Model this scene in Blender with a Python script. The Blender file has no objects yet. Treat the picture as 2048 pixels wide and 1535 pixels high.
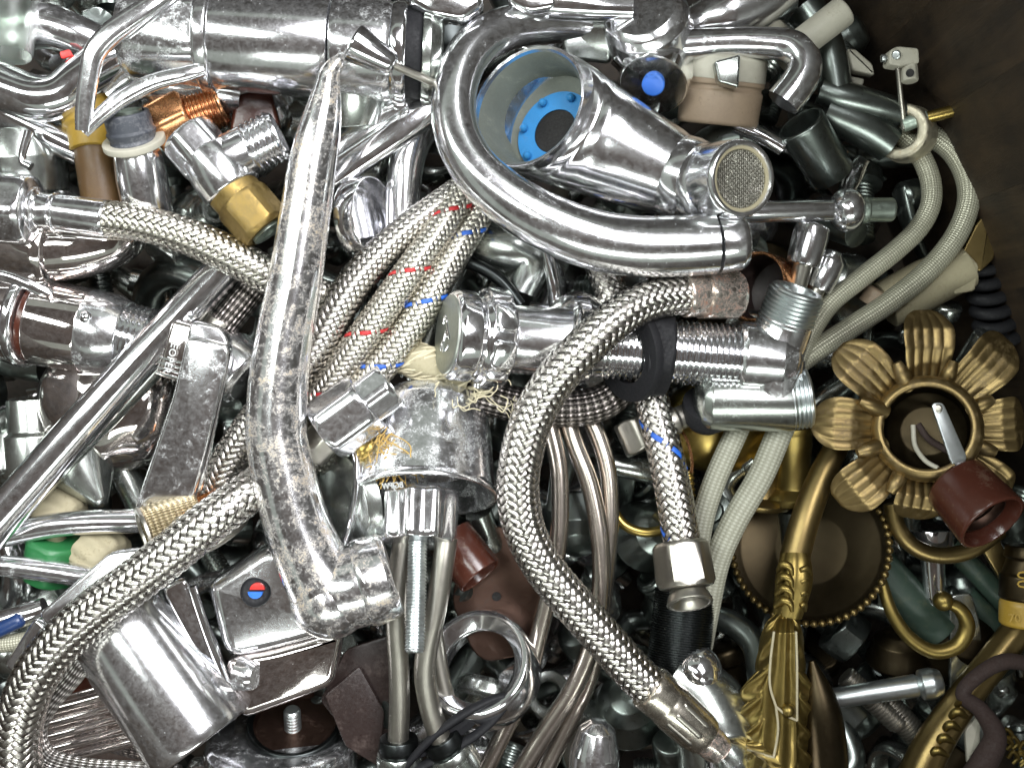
import bpy, math, random
import numpy as np
from mathutils import Vector, Matrix, noise as mnoise

random.seed(11)
R = math.radians
U = 0.00018            # metres per photo pixel on the reference plane
D = 2194.0             # camera height above that plane, in the same pixels
sc = bpy.context.scene
COL = sc.collection

# ------------------------------------------------------------------ camera
cam_d = bpy.data.cameras.new("camera")
cam = bpy.data.objects.new("camera", cam_d)
COL.objects.link(cam)
cam.location = (0, 0, D * U)
cam.rotation_euler = (0, 0, 0)
cam_d.sensor_width = 36.0
cam_d.lens = 36.0 * D / 2048.0
cam_d.clip_start = 0.01
cam_d.clip_end = 50
cam_d.dof.use_dof = True
cam_d.dof.focus_distance = (D - 40) * U
cam_d.dof.aperture_fstop = 10.0
sc.camera = cam

# ------------------------------------------------------------------ world and lamps
w = bpy.data.worlds.new("World")
sc.world = w
w.use_nodes = True
w.node_tree.nodes["Background"].inputs[0].default_value = (0.60, 0.66, 0.58, 1)
w.node_tree.nodes["Background"].inputs[1].default_value = 0.34


def area(name, loc, target, sx, sy, power, col):
    l = bpy.data.lights.new(name, 'AREA')
    l.shape = 'RECTANGLE'
    l.size = sx
    l.size_y = sy
    l.energy = power
    l.color = col
    o = bpy.data.objects.new(name, l)
    o.location = loc
    o.rotation_euler = (Vector(target) - Vector(loc)).to_track_quat('-Z', 'Y').to_euler()
    COL.objects.link(o)
    return o


area("ceiling_panel_lamp", (0.42, 0.55, 1.10), (0, 0, 0), 0.72, 0.80, 26.0, (0.97, 0.975, 1.0))
area("tube_lamp", (-0.75, 0.35, 1.15), (0, 0, 0), 0.22, 1.2, 10.5, (0.94, 1.0, 0.97))
area("tube_lamp", (0.10, -1.00, 1.10), (0, 0, 0), 1.1, 0.20, 8.0, (0.94, 1.0, 0.95))
sc.view_settings.view_transform = 'Standard'
sc.view_settings.look = 'None'
sc.view_settings.exposure = 0.58
sc.view_settings.gamma = 1.0
sc.cycles.use_denoising = True
sc.cycles.max_bounces = 8
sc.cycles.glossy_bounces = 6
sc.cycles.transmission_bounces = 8
sc.cycles.sample_clamp_indirect = 6.0


# ------------------------------------------------------------------ materials
class NT:
    def __init__(s, name):
        s.m = bpy.data.materials.new(name)
        s.m.use_nodes = True
        s.t = s.m.node_tree
        s.b = s.t.nodes["Principled BSDF"]

    def n(s, typ, **kw):
        x = s.t.nodes.new(typ)
        for k, v in kw.items():
            setattr(x, k, v)
        return x

    def lk(s, a, b):
        s.t.links.new(a, b)

    def inp(s, sock, v):
        if hasattr(v, 'links'):
            s.lk(v, sock)
        else:
            sock.default_value = v

    def math(s, op, a, b=0.5, c=None):
        x = s.n('ShaderNodeMath', operation=op)
        s.inp(x.inputs[0], a)
        s.inp(x.inputs[1], b)
        if c is not None:
            s.inp(x.inputs[2], c)
        return x.outputs[0]

    def rng(s, v, a, b, c=0.0, d=1.0):
        x = s.n('ShaderNodeMapRange')
        s.inp(x.inputs[0], v)
        for i, q in enumerate((a, b, c, d)):
            s.inp(x.inputs[1 + i], q)
        return x.outputs[0]

    def mix(s, f, a, b):
        x = s.n('ShaderNodeMix', data_type='RGBA')
        s.inp(x.inputs[0], f)
        for sock, v in ((x.inputs[6], a), (x.inputs[7], b)):
            if isinstance(v, tuple):
                v = v + (1,) if len(v) == 3 else v
            s.inp(sock, v)
        return x.outputs[2]

    def vec(s):
        tc = s.n('ShaderNodeTexCoord')
        oi = s.n('ShaderNodeObjectInfo')
        v = s.n('ShaderNodeVectorMath', operation='ADD')
        s.lk(tc.outputs['Object'], v.inputs[0])
        m = s.math('MULTIPLY', oi.outputs['Random'], 3.7)
        c = s.n('ShaderNodeCombineXYZ')
        for i in range(3):
            s.lk(m, c.inputs[i])
        s.lk(c.outputs[0], v.inputs[1])
        return v.outputs[0], oi.outputs['Random']

    def noise(s, v, scale, detail=4, rough=0.6, dist=0.0):
        x = s.n('ShaderNodeTexNoise')
        s.lk(v, x.inputs['Vector'])
        x.inputs['Scale'].default_value = scale
        x.inputs['Detail'].default_value = detail
        x.inputs['Roughness'].default_value = rough
        x.inputs['Distortion'].default_value = dist
        return x.outputs[0]

    def vor(s, v, scale, feature='F1', rnd=1.0):
        x = s.n('ShaderNodeTexVoronoi', feature=feature)
        s.lk(v, x.inputs['Vector'])
        x.inputs['Scale'].default_value = scale
        x.inputs['Randomness'].default_value = rnd
        return x

    def bump(s, h, strength, dist, prev=None):
        x = s.n('ShaderNodeBump')
        x.inputs['Strength'].default_value = strength
        x.inputs['Distance'].default_value = dist
        s.lk(h, x.inputs['Height'])
        if prev is not None:
            s.lk(prev, x.inputs['Normal'])
        return x.outputs[0]


def metal(name, col, rough=0.07, dep=0.3, depcol=(0.46, 0.48, 0.45), spk=0.4, rust=0.0,
          rustcol=(0.20, 0.09, 0.03), wob=0.5, fine=0.25, rust2=None, vary=0.12):
    k = NT(name)
    v, rnd = k.vec()
    n1 = k.noise(v, 120, 5, 0.65, 0.5)
    n2 = k.noise(v, 1500, 4, 0.75, 0.6)
    n4 = k.noise(v, 480, 5, 0.75, 0.4)
    s = k.math('ADD', k.math('MULTIPLY', n1, 0.6), k.math('MULTIPLY', n4, 0.4))
    th = 0.70 - 0.30 * dep
    th = k.math('ADD', k.math('MULTIPLY', rnd, -vary), th + vary * 0.5)
    mask = k.rng(s, th, k.math('ADD', th, 0.14))
    mask = k.math('MULTIPLY', mask, k.rng(n2, 0.40, 0.60, 0.15, 1.0))
    vo = k.vor(v, 1000)
    sep = k.n('ShaderNodeSeparateColor')
    k.lk(vo.outputs['Color'], sep.inputs[0])
    dot = k.math('MULTIPLY', k.rng(vo.outputs['Distance'], 0.08, 0.26, 0.8, 0),
                 k.math('GREATER_THAN', sep.outputs[0], 1.0 - 0.22 * spk))
    dot = k.math('MULTIPLY', dot, k.rng(n4, 0.48, 0.62))
    mask = k.math('MAXIMUM', k.math('MULTIPLY', mask, 0.56), k.math('MULTIPLY', dot, 0.8))
    film = k.math('MULTIPLY', k.rng(n4, 0.35, 0.7, 0.02, 0.07 + 0.13 * dep), k.rng(n2, 0.35, 0.6, 0.5, 1.0))
    mask = k.math('MAXIMUM', mask, film)
    dcol = k.mix(k.rng(n2, 0.35, 0.65), tuple(c * 0.72 for c in depcol), depcol)
    col2 = tuple(c * 0.84 for c in col)
    base = k.mix(k.rng(n1, 0.35, 0.65), col2, col)
    base = k.mix(mask, base, dcol)
    mt = k.math('SUBTRACT', 1.0, k.math('MULTIPLY', mask, 0.85))
    rg = k.math('ADD', k.math('MULTIPLY', n2, fine * 0.3), rough - fine * 0.1)
    rg = k.math('ADD', rg, k.math('MULTIPLY', mask, 0.50))
    if rust > 0:
        n3 = k.noise(v, 110, 7, 0.74, 0.8)
        rs = k.math('ADD', k.math('MULTIPLY', n3, 0.6), k.math('MULTIPLY', n4, 0.4))
        tr = 0.70 - 0.30 * rust
        rm = k.math('MULTIPLY', k.rng(rs, tr, tr + 0.12), k.rng(n2, 0.38, 0.56, 0.12, 1.0))
        rc = k.mix(k.rng(n2, 0.38, 0.62), rustcol, rust2 or tuple(min(1, c * 2.4) for c in rustcol))
        base = k.mix(k.math('MULTIPLY', rm, 0.9), base, rc)
        mt = k.math('MULTIPLY', mt, k.math('SUBTRACT', 1.0, k.math('MULTIPLY', rm, 0.75)))
        rg = k.math('MAXIMUM', rg, k.math('MULTIPLY', rm, 0.5))
        mask = k.math('MAXIMUM', mask, rm)
    k.lk(base, k.b.inputs['Base Color'])
    k.lk(mt, k.b.inputs['Metallic'])
    k.lk(rg, k.b.inputs['Roughness'])
    nb = k.bump(k.noise(v, 55, 2, 0.5), wob * 0.2, 0.0010)
    nb = k.bump(mask, 0.05 + 0.12 * dep, 0.00008, nb)
    k.lk(nb, k.b.inputs['Normal'])
    return k.m


def plastic(name, col, rough=0.35, dirt=0.3, dirtcol=(0.12, 0.10, 0.07), bump=0.2, spec=0.5):
    k = NT(name)
    v, rnd = k.vec()
    n1 = k.noise(v, 110, 6, 0.7, 0.4)
    n2 = k.noise(v, 900, 4, 0.7)
    s = k.math('ADD', k.math('MULTIPLY', n1, 0.65), k.math('MULTIPLY', n2, 0.35))
    mask = k.rng(s, 0.66 - 0.24 * dirt, 0.78 - 0.20 * dirt)
    base = k.mix(k.rng(n1, 0.3, 0.7), tuple(c * 0.82 for c in col), col)
    k.lk(k.mix(k.math('MULTIPLY', mask, 0.75), base, dirtcol), k.b.inputs['Base Color'])
    k.lk(k.rng(n2, 0.3, 0.7, rough * 0.8, min(1, rough * 1.4)), k.b.inputs['Roughness'])
    k.b.inputs['Specular IOR Level'].default_value = spec
    k.lk(k.bump(n2, bump, 0.0003), k.b.inputs['Normal'])
    return k.m


def clear(name, col, rough=0.06):
    k = NT(name)
    v, rnd = k.vec()
    n = k.noise(v, 300, 4, 0.7)
    k.b.inputs['Base Color'].default_value = col + (1,)
    k.b.inputs['Transmission Weight'].default_value = 1.0
    k.b.inputs['IOR'].default_value = 1.42
    k.lk(k.rng(n, 0.4, 0.7, rough, rough + 0.25), k.b.inputs['Roughness'])
    return k.m


def strand(name, col, rough=0.2, dark=0.35, metallic=1.0):
    """flat bundle of parallel wires: fine ribs run along the ribbon"""
    k = NT(name)
    uv = k.n('ShaderNodeUVMap')
    sp = k.n('ShaderNodeSeparateXYZ')
    k.lk(uv.outputs[0], sp.inputs[0])
    ribs = k.math('SINE', k.math('MULTIPLY', sp.outputs[0], 2 * math.pi * 5))
    v, rnd = k.vec()
    n1 = k.noise(v, 140, 5, 0.7)
    base = k.mix(k.rng(n1, 0.46, 0.68, 0, dark), col, (0.16, 0.11, 0.07))
    k.lk(base, k.b.inputs['Base Color'])
    k.b.inputs['Metallic'].default_value = metallic
    k.lk(k.rng(n1, 0.3, 0.7, rough, rough + 0.2), k.b.inputs['Roughness'])
    k.lk(k.bump(ribs, 0.3, 0.00008), k.b.inputs['Normal'])
    return k.m


def braidtex(name, col, dark, nper, plen, metallic=0.3, rough=0.4, depth=0.6):
    """braid too fine to pick apart: diamond relief from the hose's own length and girth"""
    k = NT(name)
    uv = k.n('ShaderNodeUVMap')
    sp = k.n('ShaderNodeSeparateXYZ')
    k.lk(uv.outputs[0], sp.inputs[0])
    a = k.math('MULTIPLY', sp.outputs[0], nper)
    b = k.math('DIVIDE', sp.outputs[1], plen)
    s1 = k.math('SINE', k.math('MULTIPLY', k.math('ADD', a, b), 2 * math.pi))
    s2 = k.math('SINE', k.math('MULTIPLY', k.math('SUBTRACT', a, b), 2 * math.pi))
    h = k.math('MULTIPLY', s1, s2)
    v, rnd = k.vec()
    n1 = k.noise(v, 160, 5, 0.7)
    f = k.math('ADD', k.rng(h, -0.2, 0.6, 0, 1), k.rng(n1, 0.4, 0.7, 0.1, -0.35))
    k.lk(k.mix(k.rng(f, 0, 1), dark, col), k.b.inputs['Base Color'])
    k.b.inputs['Metallic'].default_value = metallic
    k.b.inputs['Roughness'].default_value = rough
    k.lk(k.bump(h, depth, 0.0004), k.b.inputs['Normal'])
    return k.m


def wood(name, c1, c2, sx=1.0):
    k = NT(name)
    v, rnd = k.vec()
    mp = k.n('ShaderNodeMapping')
    mp.inputs['Scale'].default_value = (1, 1, 0.12)
    k.lk(v, mp.inputs[0])
    n1 = k.noise(mp.outputs[0], 60 * sx, 6, 0.7, 1.0)
    n2 = k.noise(v, 35, 5, 0.7)
    f = k.math('ADD', k.math('MULTIPLY', n1, 0.5), k.math('MULTIPLY', n2, 0.5))
    k.lk(k.mix(k.rng(f, 0.36, 0.64), c1, c2), k.b.inputs['Base Color'])
    k.b.inputs['Roughness'].default_value = 0.6
    k.lk(k.bump(n1, 0.4, 0.002), k.b.inputs['Normal'])
    return k.m


CH = (0.86, 0.86, 0.88)
M = dict(
    chrome=metal('worn_chrome', CH, 0.125, 0.42, spk=0.6, wob=0.3),
    clean=metal('bright_chrome', (0.88, 0.88, 0.90), 0.075, 0.16, spk=0.3, wob=0.35),
    lime=metal('limescaled_chrome', CH, 0.13, 0.60, depcol=(0.50, 0.54, 0.50), spk=0.9, wob=0.3),
    limer=metal('limescaled_rusty_chrome', CH, 0.12, 0.34, depcol=(0.44, 0.44, 0.39), spk=0.7, rust=0.76, rustcol=(0.17, 0.12, 0.065), rust2=(0.42, 0.32, 0.19), vary=0.0, wob=0.3),
    rusty=metal('rusting_plated_steel', (0.72, 0.68, 0.62), 0.2, 0.5, rust=0.85, rustcol=(0.12, 0.035, 0.012), vary=0),
    dark=metal('grimy_chrome', (0.50, 0.53, 0.50), 0.2, 0.4, depcol=(0.17, 0.19, 0.165), spk=0.4, wob=0.3),
    deep=metal('dull_shaded_chrome', (0.20, 0.225, 0.21), 0.26, 0.45, depcol=(0.07, 0.08, 0.07), spk=0.4, wob=0.3),  # chrome copy darkened to paint the shade low in the pile
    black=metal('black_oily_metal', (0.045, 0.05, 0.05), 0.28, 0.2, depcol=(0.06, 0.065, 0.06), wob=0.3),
    ferr=metal('stained_steel', (0.60, 0.56, 0.48), 0.22, 0.5, depcol=(0.36, 0.33, 0.26), rust=0.45, rustcol=(0.22, 0.10, 0.03), wob=0.2),
    nickel=metal('dull_nickel', (0.40, 0.38, 0.335), 0.32, 0.25, depcol=(0.28, 0.26, 0.21), spk=0.3, wob=0.2),
    steel=metal('drawn_steel_tube', (0.58, 0.52, 0.46), 0.24, 0.0, depcol=(0.30, 0.26, 0.21), spk=0.0, wob=0.05, fine=0.05),
    zinc=metal('zinc_plated', (0.60, 0.64, 0.64), 0.30, 0.3, depcol=(0.42, 0.46, 0.44), wob=0.1),
    brass=metal('yellow_brass', (0.40, 0.29, 0.085), 0.28, 0.3, depcol=(0.24, 0.19, 0.09), rust=0.3, rustcol=(0.09, 0.06, 0.025), wob=0.2),
    limebrass=metal('limy_brass', (0.24, 0.165, 0.055), 0.40, 1.0, depcol=(0.19, 0.145, 0.055), spk=0.4, rust=0.55, rustcol=(0.09, 0.06, 0.025), wob=0.1),
    antique=metal('antiqued_brass', (0.22, 0.16, 0.065), 0.34, 0.35, depcol=(0.12, 0.095, 0.06), rust=0.4, rustcol=(0.05, 0.035, 0.018), wob=0.2),
    dusty=metal('dusty_antique_brass', (0.27, 0.195, 0.085), 0.38, 0.75, depcol=(0.155, 0.115, 0.08), rust=0.2, rustcol=(0.07, 0.05, 0.02), wob=0.15, spk=0.2),
    gold=metal('gilded_cast_brass', (0.25, 0.185, 0.058), 0.36, 0.4, depcol=(0.105, 0.083, 0.042), spk=0.2, rust=0.45, rustcol=(0.04, 0.032, 0.015), wob=0.15),
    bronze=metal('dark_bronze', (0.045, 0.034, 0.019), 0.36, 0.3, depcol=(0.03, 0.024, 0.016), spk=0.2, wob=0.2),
    copper=metal('copper', (0.66, 0.32, 0.15), 0.24, 0.15, depcol=(0.30, 0.17, 0.10), spk=0.2, wob=0.1),
    tarn=metal('tarnished_copper', (0.11, 0.066, 0.05), 0.36, 0.5, depcol=(0.06, 0.045, 0.036), wob=0.3),
    patina=metal('green_patina', (0.40, 0.46, 0.40), 0.35, 0.95, depcol=(0.33, 0.43, 0.36), rust=0.25, rustcol=(0.15, 0.13, 0.06)),
    wires=strand('steel_wire_braid', (0.56, 0.535, 0.50), 0.16, 0.28),
    wires2=strand('yellowed_wire_braid', (0.55, 0.525, 0.465), 0.19, 0.30),
    wiresd=strand('dark_wire_braid', (0.42, 0.38, 0.36), 0.28, 0.6),
    sred=strand('red_tracer', (0.50, 0.02, 0.025), 0.35, 0.2, 0.0),
    sblue=strand('blue_tracer', (0.02, 0.12, 0.55), 0.35, 0.2, 0.0),
    core=plastic('hose_core', (0.055, 0.045, 0.04), 0.6, 0.2),
    finebraid=braidtex('pale_fine_braid', (0.50, 0.49, 0.385), (0.30, 0.29, 0.22), 12, 11, 0.35, 0.32, 0.35),
    clothbraid=braidtex('pale_plastic_braid', (0.38, 0.38, 0.31), (0.25, 0.245, 0.19), 8, 14, 0.0, 0.6, 0.35),
    greybraid=braidtex('grey_fine_braid', (0.62, 0.60, 0.57), (0.10, 0.09, 0.08), 12, 30, 0.8, 0.3, 0.9),
    darkbraid=braidtex('brown_dark_braid', (0.36, 0.32, 0.30), (0.04, 0.035, 0.03), 11, 32, 0.8, 0.32, 0.9),
    knurl=braidtex('knurled_brass', (0.62, 0.52, 0.34), (0.28, 0.22, 0.12), 26, 22, 0.9, 0.3, 0.9),
    satin=metal('satin_inside', (0.40, 0.42, 0.38), 0.42, 0.6, depcol=(0.22, 0.24, 0.20), wob=0.1),
    rubber=plastic('black_rubber', (0.010, 0.010, 0.012), 0.6, 0.3, (0.05, 0.048, 0.045), 0.2, 0.3),
    brown=plastic('maroon_bakelite', (0.062, 0.019, 0.012), 0.18, 0.5, (0.13, 0.085, 0.06)),
    bluep=plastic('blue_plastic', (0.035, 0.24, 0.55), 0.4, 0.2),
    bluedot=plastic('blue_enamel', (0.03, 0.15, 0.60), 0.35, 0.1),
    navy=plastic('dark_blue_reflection', (0.012, 0.035, 0.12), 0.35, 0.2),  # dark blue that stands for a reflection in chrome
    dullgrey=plastic('dull_grey_green_inside', (0.15, 0.165, 0.14), 0.55, 0.5, (0.26, 0.27, 0.22)),
    reddot=plastic('red_enamel', (0.55, 0.025, 0.02), 0.35, 0.1),
    white=plastic('white_plastic', (0.42, 0.40, 0.33), 0.45, 0.4, (0.20, 0.165, 0.10)),
    beige=plastic('beige_plastic', (0.30, 0.225, 0.155), 0.5, 0.45, (0.14, 0.10, 0.06)),
    greyp=plastic('grey_plastic', (0.045, 0.05, 0.062), 0.5, 0.6, (0.19, 0.19, 0.20)),
    yellow=plastic('mustard_plastic', (0.34, 0.215, 0.03), 0.4, 0.35, (0.16, 0.10, 0.02)),
    ochre=plastic('ochre_brown_plastic', (0.10, 0.055, 0.02), 0.4, 0.4, (0.16, 0.11, 0.035)),
    green=plastic('green_plastic', (0.02, 0.15, 0.045), 0.4, 0.35),
    jade=plastic('green_painted_tube', (0.028, 0.050, 0.036), 0.45, 0.55, (0.08, 0.085, 0.05)),
    cord=plastic('brown_cloth_cord', (0.032, 0.018, 0.015), 0.85, 0.2, (0.06, 0.04, 0.03)),
    cream=plastic('pale_wrapping', (0.36, 0.32, 0.21), 0.7, 0.5, (0.15, 0.115, 0.06)),
    straw=plastic('tow_fibre', (0.58, 0.52, 0.36), 0.8, 0.1),
    hemp=plastic('hemp_fibre', (0.50, 0.33, 0.10), 0.8, 0.1),
    acry=clear('clear_acrylic', (0.93, 0.96, 0.95)),
    frost=clear('frosted_plastic', (0.80, 0.88, 0.80), 0.35),
    carton=plastic('brown_sheet', (0.028, 0.018, 0.016), 0.32, 0.6, (0.075, 0.055, 0.048)),
    mirror=metal('brown_mirror_chrome', (0.80, 0.74, 0.72), 0.03, 0.12, spk=0.5, wob=0.6),
    wood=wood('dark_stained_wood', (0.007, 0.0045, 0.0028), (0.048, 0.030, 0.015)),
    plank=wood('varnished_plank', (0.065, 0.034, 0.028), (0.15, 0.085, 0.066), 0.2),
    pale=plastic('pale_letter', (0.55, 0.56, 0.55), 0.5, 0.1),
    void=plastic('hole_shade', (0.012, 0.011, 0.01), 0.7, 0.1),  # near-black colour standing in for the shade inside holes and openings
)


# ------------------------------------------------------------------ geometry helpers (all in photo pixels)
def P(p):
    X, Y, h = p
    s = (D - h) / D
    return np.array(((X - 1024.0) * s, (767.5 - Y) * s, h), float)


def S(h):
    return (D - h) / D


def nrm(v):
    v = np.asarray(v, float)
    return v / (np.linalg.norm(v) + 1e-12)


def catmull(pts, sub):
    pts = np.asarray(pts, float)
    if len(pts) < 3 or sub <= 1:
        return pts
    a = np.vstack((2 * pts[0] - pts[1], pts, 2 * pts[-1] - pts[-2]))
    out = []
    for i in range(1, len(a) - 2):
        p0, p1, p2, p3 = a[i - 1], a[i], a[i + 1], a[i + 2]
        for k in range(sub):
            t = k / sub
            out.append(0.5 * (2 * p1 + (p2 - p0) * t + (2 * p0 - 5 * p1 + 4 * p2 - p3) * t * t + (3 * p1 - p0 - 3 * p2 + p3) * t ** 3))
    out.append(a[-2])
    return np.array(out)


def frames(C, up=(0, 0, 1)):
    T = np.gradient(C, axis=0)
    T /= np.linalg.norm(T, axis=1)[:, None] + 1e-12
    u0 = np.array(up, float)
    if abs(np.dot(u0, T[0])) > 0.93:
        u0 = np.array((0.0, 1.0, 0.0)) if abs(T[0][1]) < 0.9 else np.array((1.0, 0, 0))
    N = np.zeros_like(C)
    N[0] = nrm(u0 - np.dot(u0, T[0]) * T[0])
    for i in range(1, len(C)):
        N[i] = nrm(N[i - 1] - np.dot(N[i - 1], T[i]) * T[i])
    return T, N, np.cross(T, N)


def gridquads(n, m, closed=True):
    i = np.arange(n - 1)[:, None]
    mm = m if closed else m - 1
    j = np.arange(mm)[None, :]
    a = i * m + j
    b = i * m + (j + 1) % m
    return np.stack((a, b, b + m, a + m), -1).reshape(-1, 4)


def loft(C, A, B, seg=28, expo=2.0, up=(0, 0, 1), cap=(True, True), lobes=None, fr=None):
    """rings round the centres C: half width A (across), half depth B (towards up)"""
    C = np.asarray(C, float)
    n = len(C)
    T, N, Bn = fr if fr else frames(C, up)
    A = np.broadcast_to(np.asarray(A, float), (n,))
    B = np.broadcast_to(np.asarray(B, float), (n,))
    th = np.linspace(0, 2 * math.pi, seg, endpoint=False)
    ca, sa = np.cos(th), np.sin(th)
    if expo != 2.0:
        q = 2.0 / expo
        ca, sa = np.sign(ca) * np.abs(ca) ** q, np.sign(sa) * np.abs(sa) ** q
    mod = np.ones((n, seg))
    if lobes:
        kk, am = lobes
        am = np.broadcast_to(np.asarray(am, float), (n,))
        mod = 1 + am[:, None] * np.abs(np.cos(kk * th / 2))[None, :]
    V = C[:, None, :] + (A[:, None] * ca[None] * mod)[..., None] * Bn[:, None, :] + (B[:, None] * sa[None] * mod)[..., None] * N[:, None, :]
    L = np.concatenate(([0], np.cumsum(np.linalg.norm(np.diff(C, axis=0), axis=1))))
    uv = np.stack((np.broadcast_to(th / (2 * math.pi), (n, seg)), np.broadcast_to(L[:, None], (n, seg))), -1)
    quads = gridquads(n, seg)
    ng = []
    if cap[0]:
        ng.append(list(range(seg))[::-1])
    if cap[1]:
        ng.append(list(range((n - 1) * seg, n * seg)))
    return V.reshape(-1, 3), quads, ng, uv.reshape(-1, 2)


def fillet(prof, rad):
    p = [np.array(q, float) for q in prof]
    out = [p[0]]
    for i in range(1, len(p) - 1):
        a, b, c = p[i - 1], p[i], p[i + 1]
        d1, d2 = a - b, c - b
        l1, l2 = np.linalg.norm(d1), np.linalg.norm(d2)
        if l1 < 1e-6 or l2 < 1e-6:
            continue
        cs = np.dot(d1, d2) / (l1 * l2)
        if cs < -0.97:
            out.append(b)
            continue
        r = min(rad, 0.42 * l1, 0.42 * l2)
        q1, q2 = b + d1 / l1 * r, b + d2 / l2 * r
        out += [q1, (q1 + q2) * 0.25 + b * 0.5, q2]
    out.append(p[-1])
    return out


def thr(t0, t1, n, r, d):
    """thread profile: n ridges"""
    out = []
    for i in range(n):
        a = t0 + (t1 - t0) * i / n
        w_ = (t1 - t0) / n
        out += [(a, r - d), (a + 0.3 * w_, r), (a + 0.55 * w_, r), (a + 0.85 * w_, r - d)]
    out.append((t1, r - d))
    return out


def circ(t0, t1, r0, r1, n=8, bulge=None):
    """convex quarter arc from (t0,r0) to (t1,r1)"""
    return [(t0 + (t1 - t0) * math.sin(i / n * math.pi / 2), r1 + (r0 - r1) * math.cos(i / n * math.pi / 2)) for i in range(n + 1)]


def mesh(name, V, quads, ngons, uv, mat, sharp=38):
    me = bpy.data.meshes.new(name)
    V = np.ascontiguousarray(V, dtype=np.float32)
    me.vertices.add(len(V))
    me.vertices.foreach_set('co', V.ravel())
    quads = np.asarray(quads, dtype=np.int32).reshape(-1, 4) if len(quads) else np.zeros((0, 4), np.int32)
    loops = quads.ravel()
    starts = np.arange(len(quads)) * 4
    for g in ngons:
        starts = np.append(starts, len(loops))
        loops = np.concatenate((loops, np.array(g, np.int32)))
    me.loops.add(len(loops))
    me.loops.foreach_set('vertex_index', loops.astype(np.int32))
    me.polygons.add(len(starts))
    me.polygons.foreach_set('loop_start', starts.astype(np.int32))
    if uv is not None:
        ul = me.uv_layers.new(name='UVMap')
        ul.data.foreach_set('uv', np.asarray(uv, np.float32)[loops].ravel())
    me.update(calc_edges=True)
    me.validate(verbose=False)
    if sharp is not None:
        me.polygons.foreach_set('use_smooth', np.ones(len(me.polygons), bool))
        me.set_sharp_from_angle(angle=R(sharp))
    me.materials.append(mat)
    return me


def merge(parts):
    Vs, Qs, Ns, Us, o = [], [], [], [], 0
    for V, q, n, u in parts:
        Vs.append(V)
        if len(q):
            Qs.append(np.asarray(q) + o)
        Ns += [[i + o for i in g] for g in n]
        Us.append(u if u is not None else np.zeros((len(V), 2)))
        o += len(V)
    return np.vstack(Vs), (np.vstack(Qs) if Qs else np.zeros((0, 4), int)), Ns, np.vstack(Us)


def g_tube(pts, r, flat=1.0, seg=26, sub=8, expo=2.0, cap=(True, True), up=(0, 0, 1), lobes=None):
    W = np.array([P(p) for p in pts])
    rr = np.broadcast_to(np.asarray(r, float), (len(pts),)) * np.array([S(p[2]) for p in pts])
    C = catmull(np.column_stack((W, rr)), sub)
    return loft(C[:, :3], C[:, 3], C[:, 3] * flat, seg, expo, up, cap, lobes)


def g_rev(A, B, prof, seg=40, fil=2.5, hexa=None, sides=6, twist=0.0, lobes=None, cap=(True, True)):
    a, b = P(A), P(B)
    L = np.linalg.norm(b - a)
    d = (b - a) / L
    s = S(0.5 * (A[2] + B[2]))
    pr = [(t * L, rr * s) for t, rr in prof]
    pr = fillet(pr, fil * s) if fil else [np.array(q) for q in pr]
    up = np.array((0, 0, 1.0)) if abs(d[2]) < 0.93 else np.array((0, 1.0, 0))
    N = nrm(up - np.dot(up, d) * d)
    Bn = np.cross(d, N)
    if hexa:
        seg = max(seg // sides, 6) * sides
    th = np.linspace(0, 2 * math.pi, seg, endpoint=False)
    rad = np.array([q[1] for q in pr])[:, None] * np.ones((1, seg))
    if hexa:
        ph = (th + twist + math.pi / sides) % (2 * math.pi / sides) - math.pi / sides
        rad = np.minimum(rad, (hexa * s / np.cos(ph))[None, :])
    if lobes:
        rad = rad * (1 + lobes[1] * np.cos(lobes[0] * th)[None, :])
    V = a + np.array([q[0] for q in pr])[:, None, None] * d + (rad * np.cos(th))[..., None] * Bn + (rad * np.sin(th))[..., None] * N
    n = len(pr)
    uv = np.stack((np.broadcast_to(th / (2 * math.pi), (n, seg)), np.broadcast_to(np.array([q[0] for q in pr])[:, None], (n, seg))), -1)
    q = gridquads(n, seg)
    ng = []
    if abs(pr[0][0] - pr[-1][0]) < 9 and min(pr[0][1], pr[-1][1]) > 5:
        cap = (False, False)
    if pr[0][1] > 0.5 and cap[0]:
        ng.append(list(range(seg))[::-1])
    if pr[-1][1] > 0.5 and cap[1]:
        ng.append(list(range((n - 1) * seg, n * seg)))
    return V.reshape(-1, 3), q, ng, uv.reshape(-1, 2)


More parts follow.
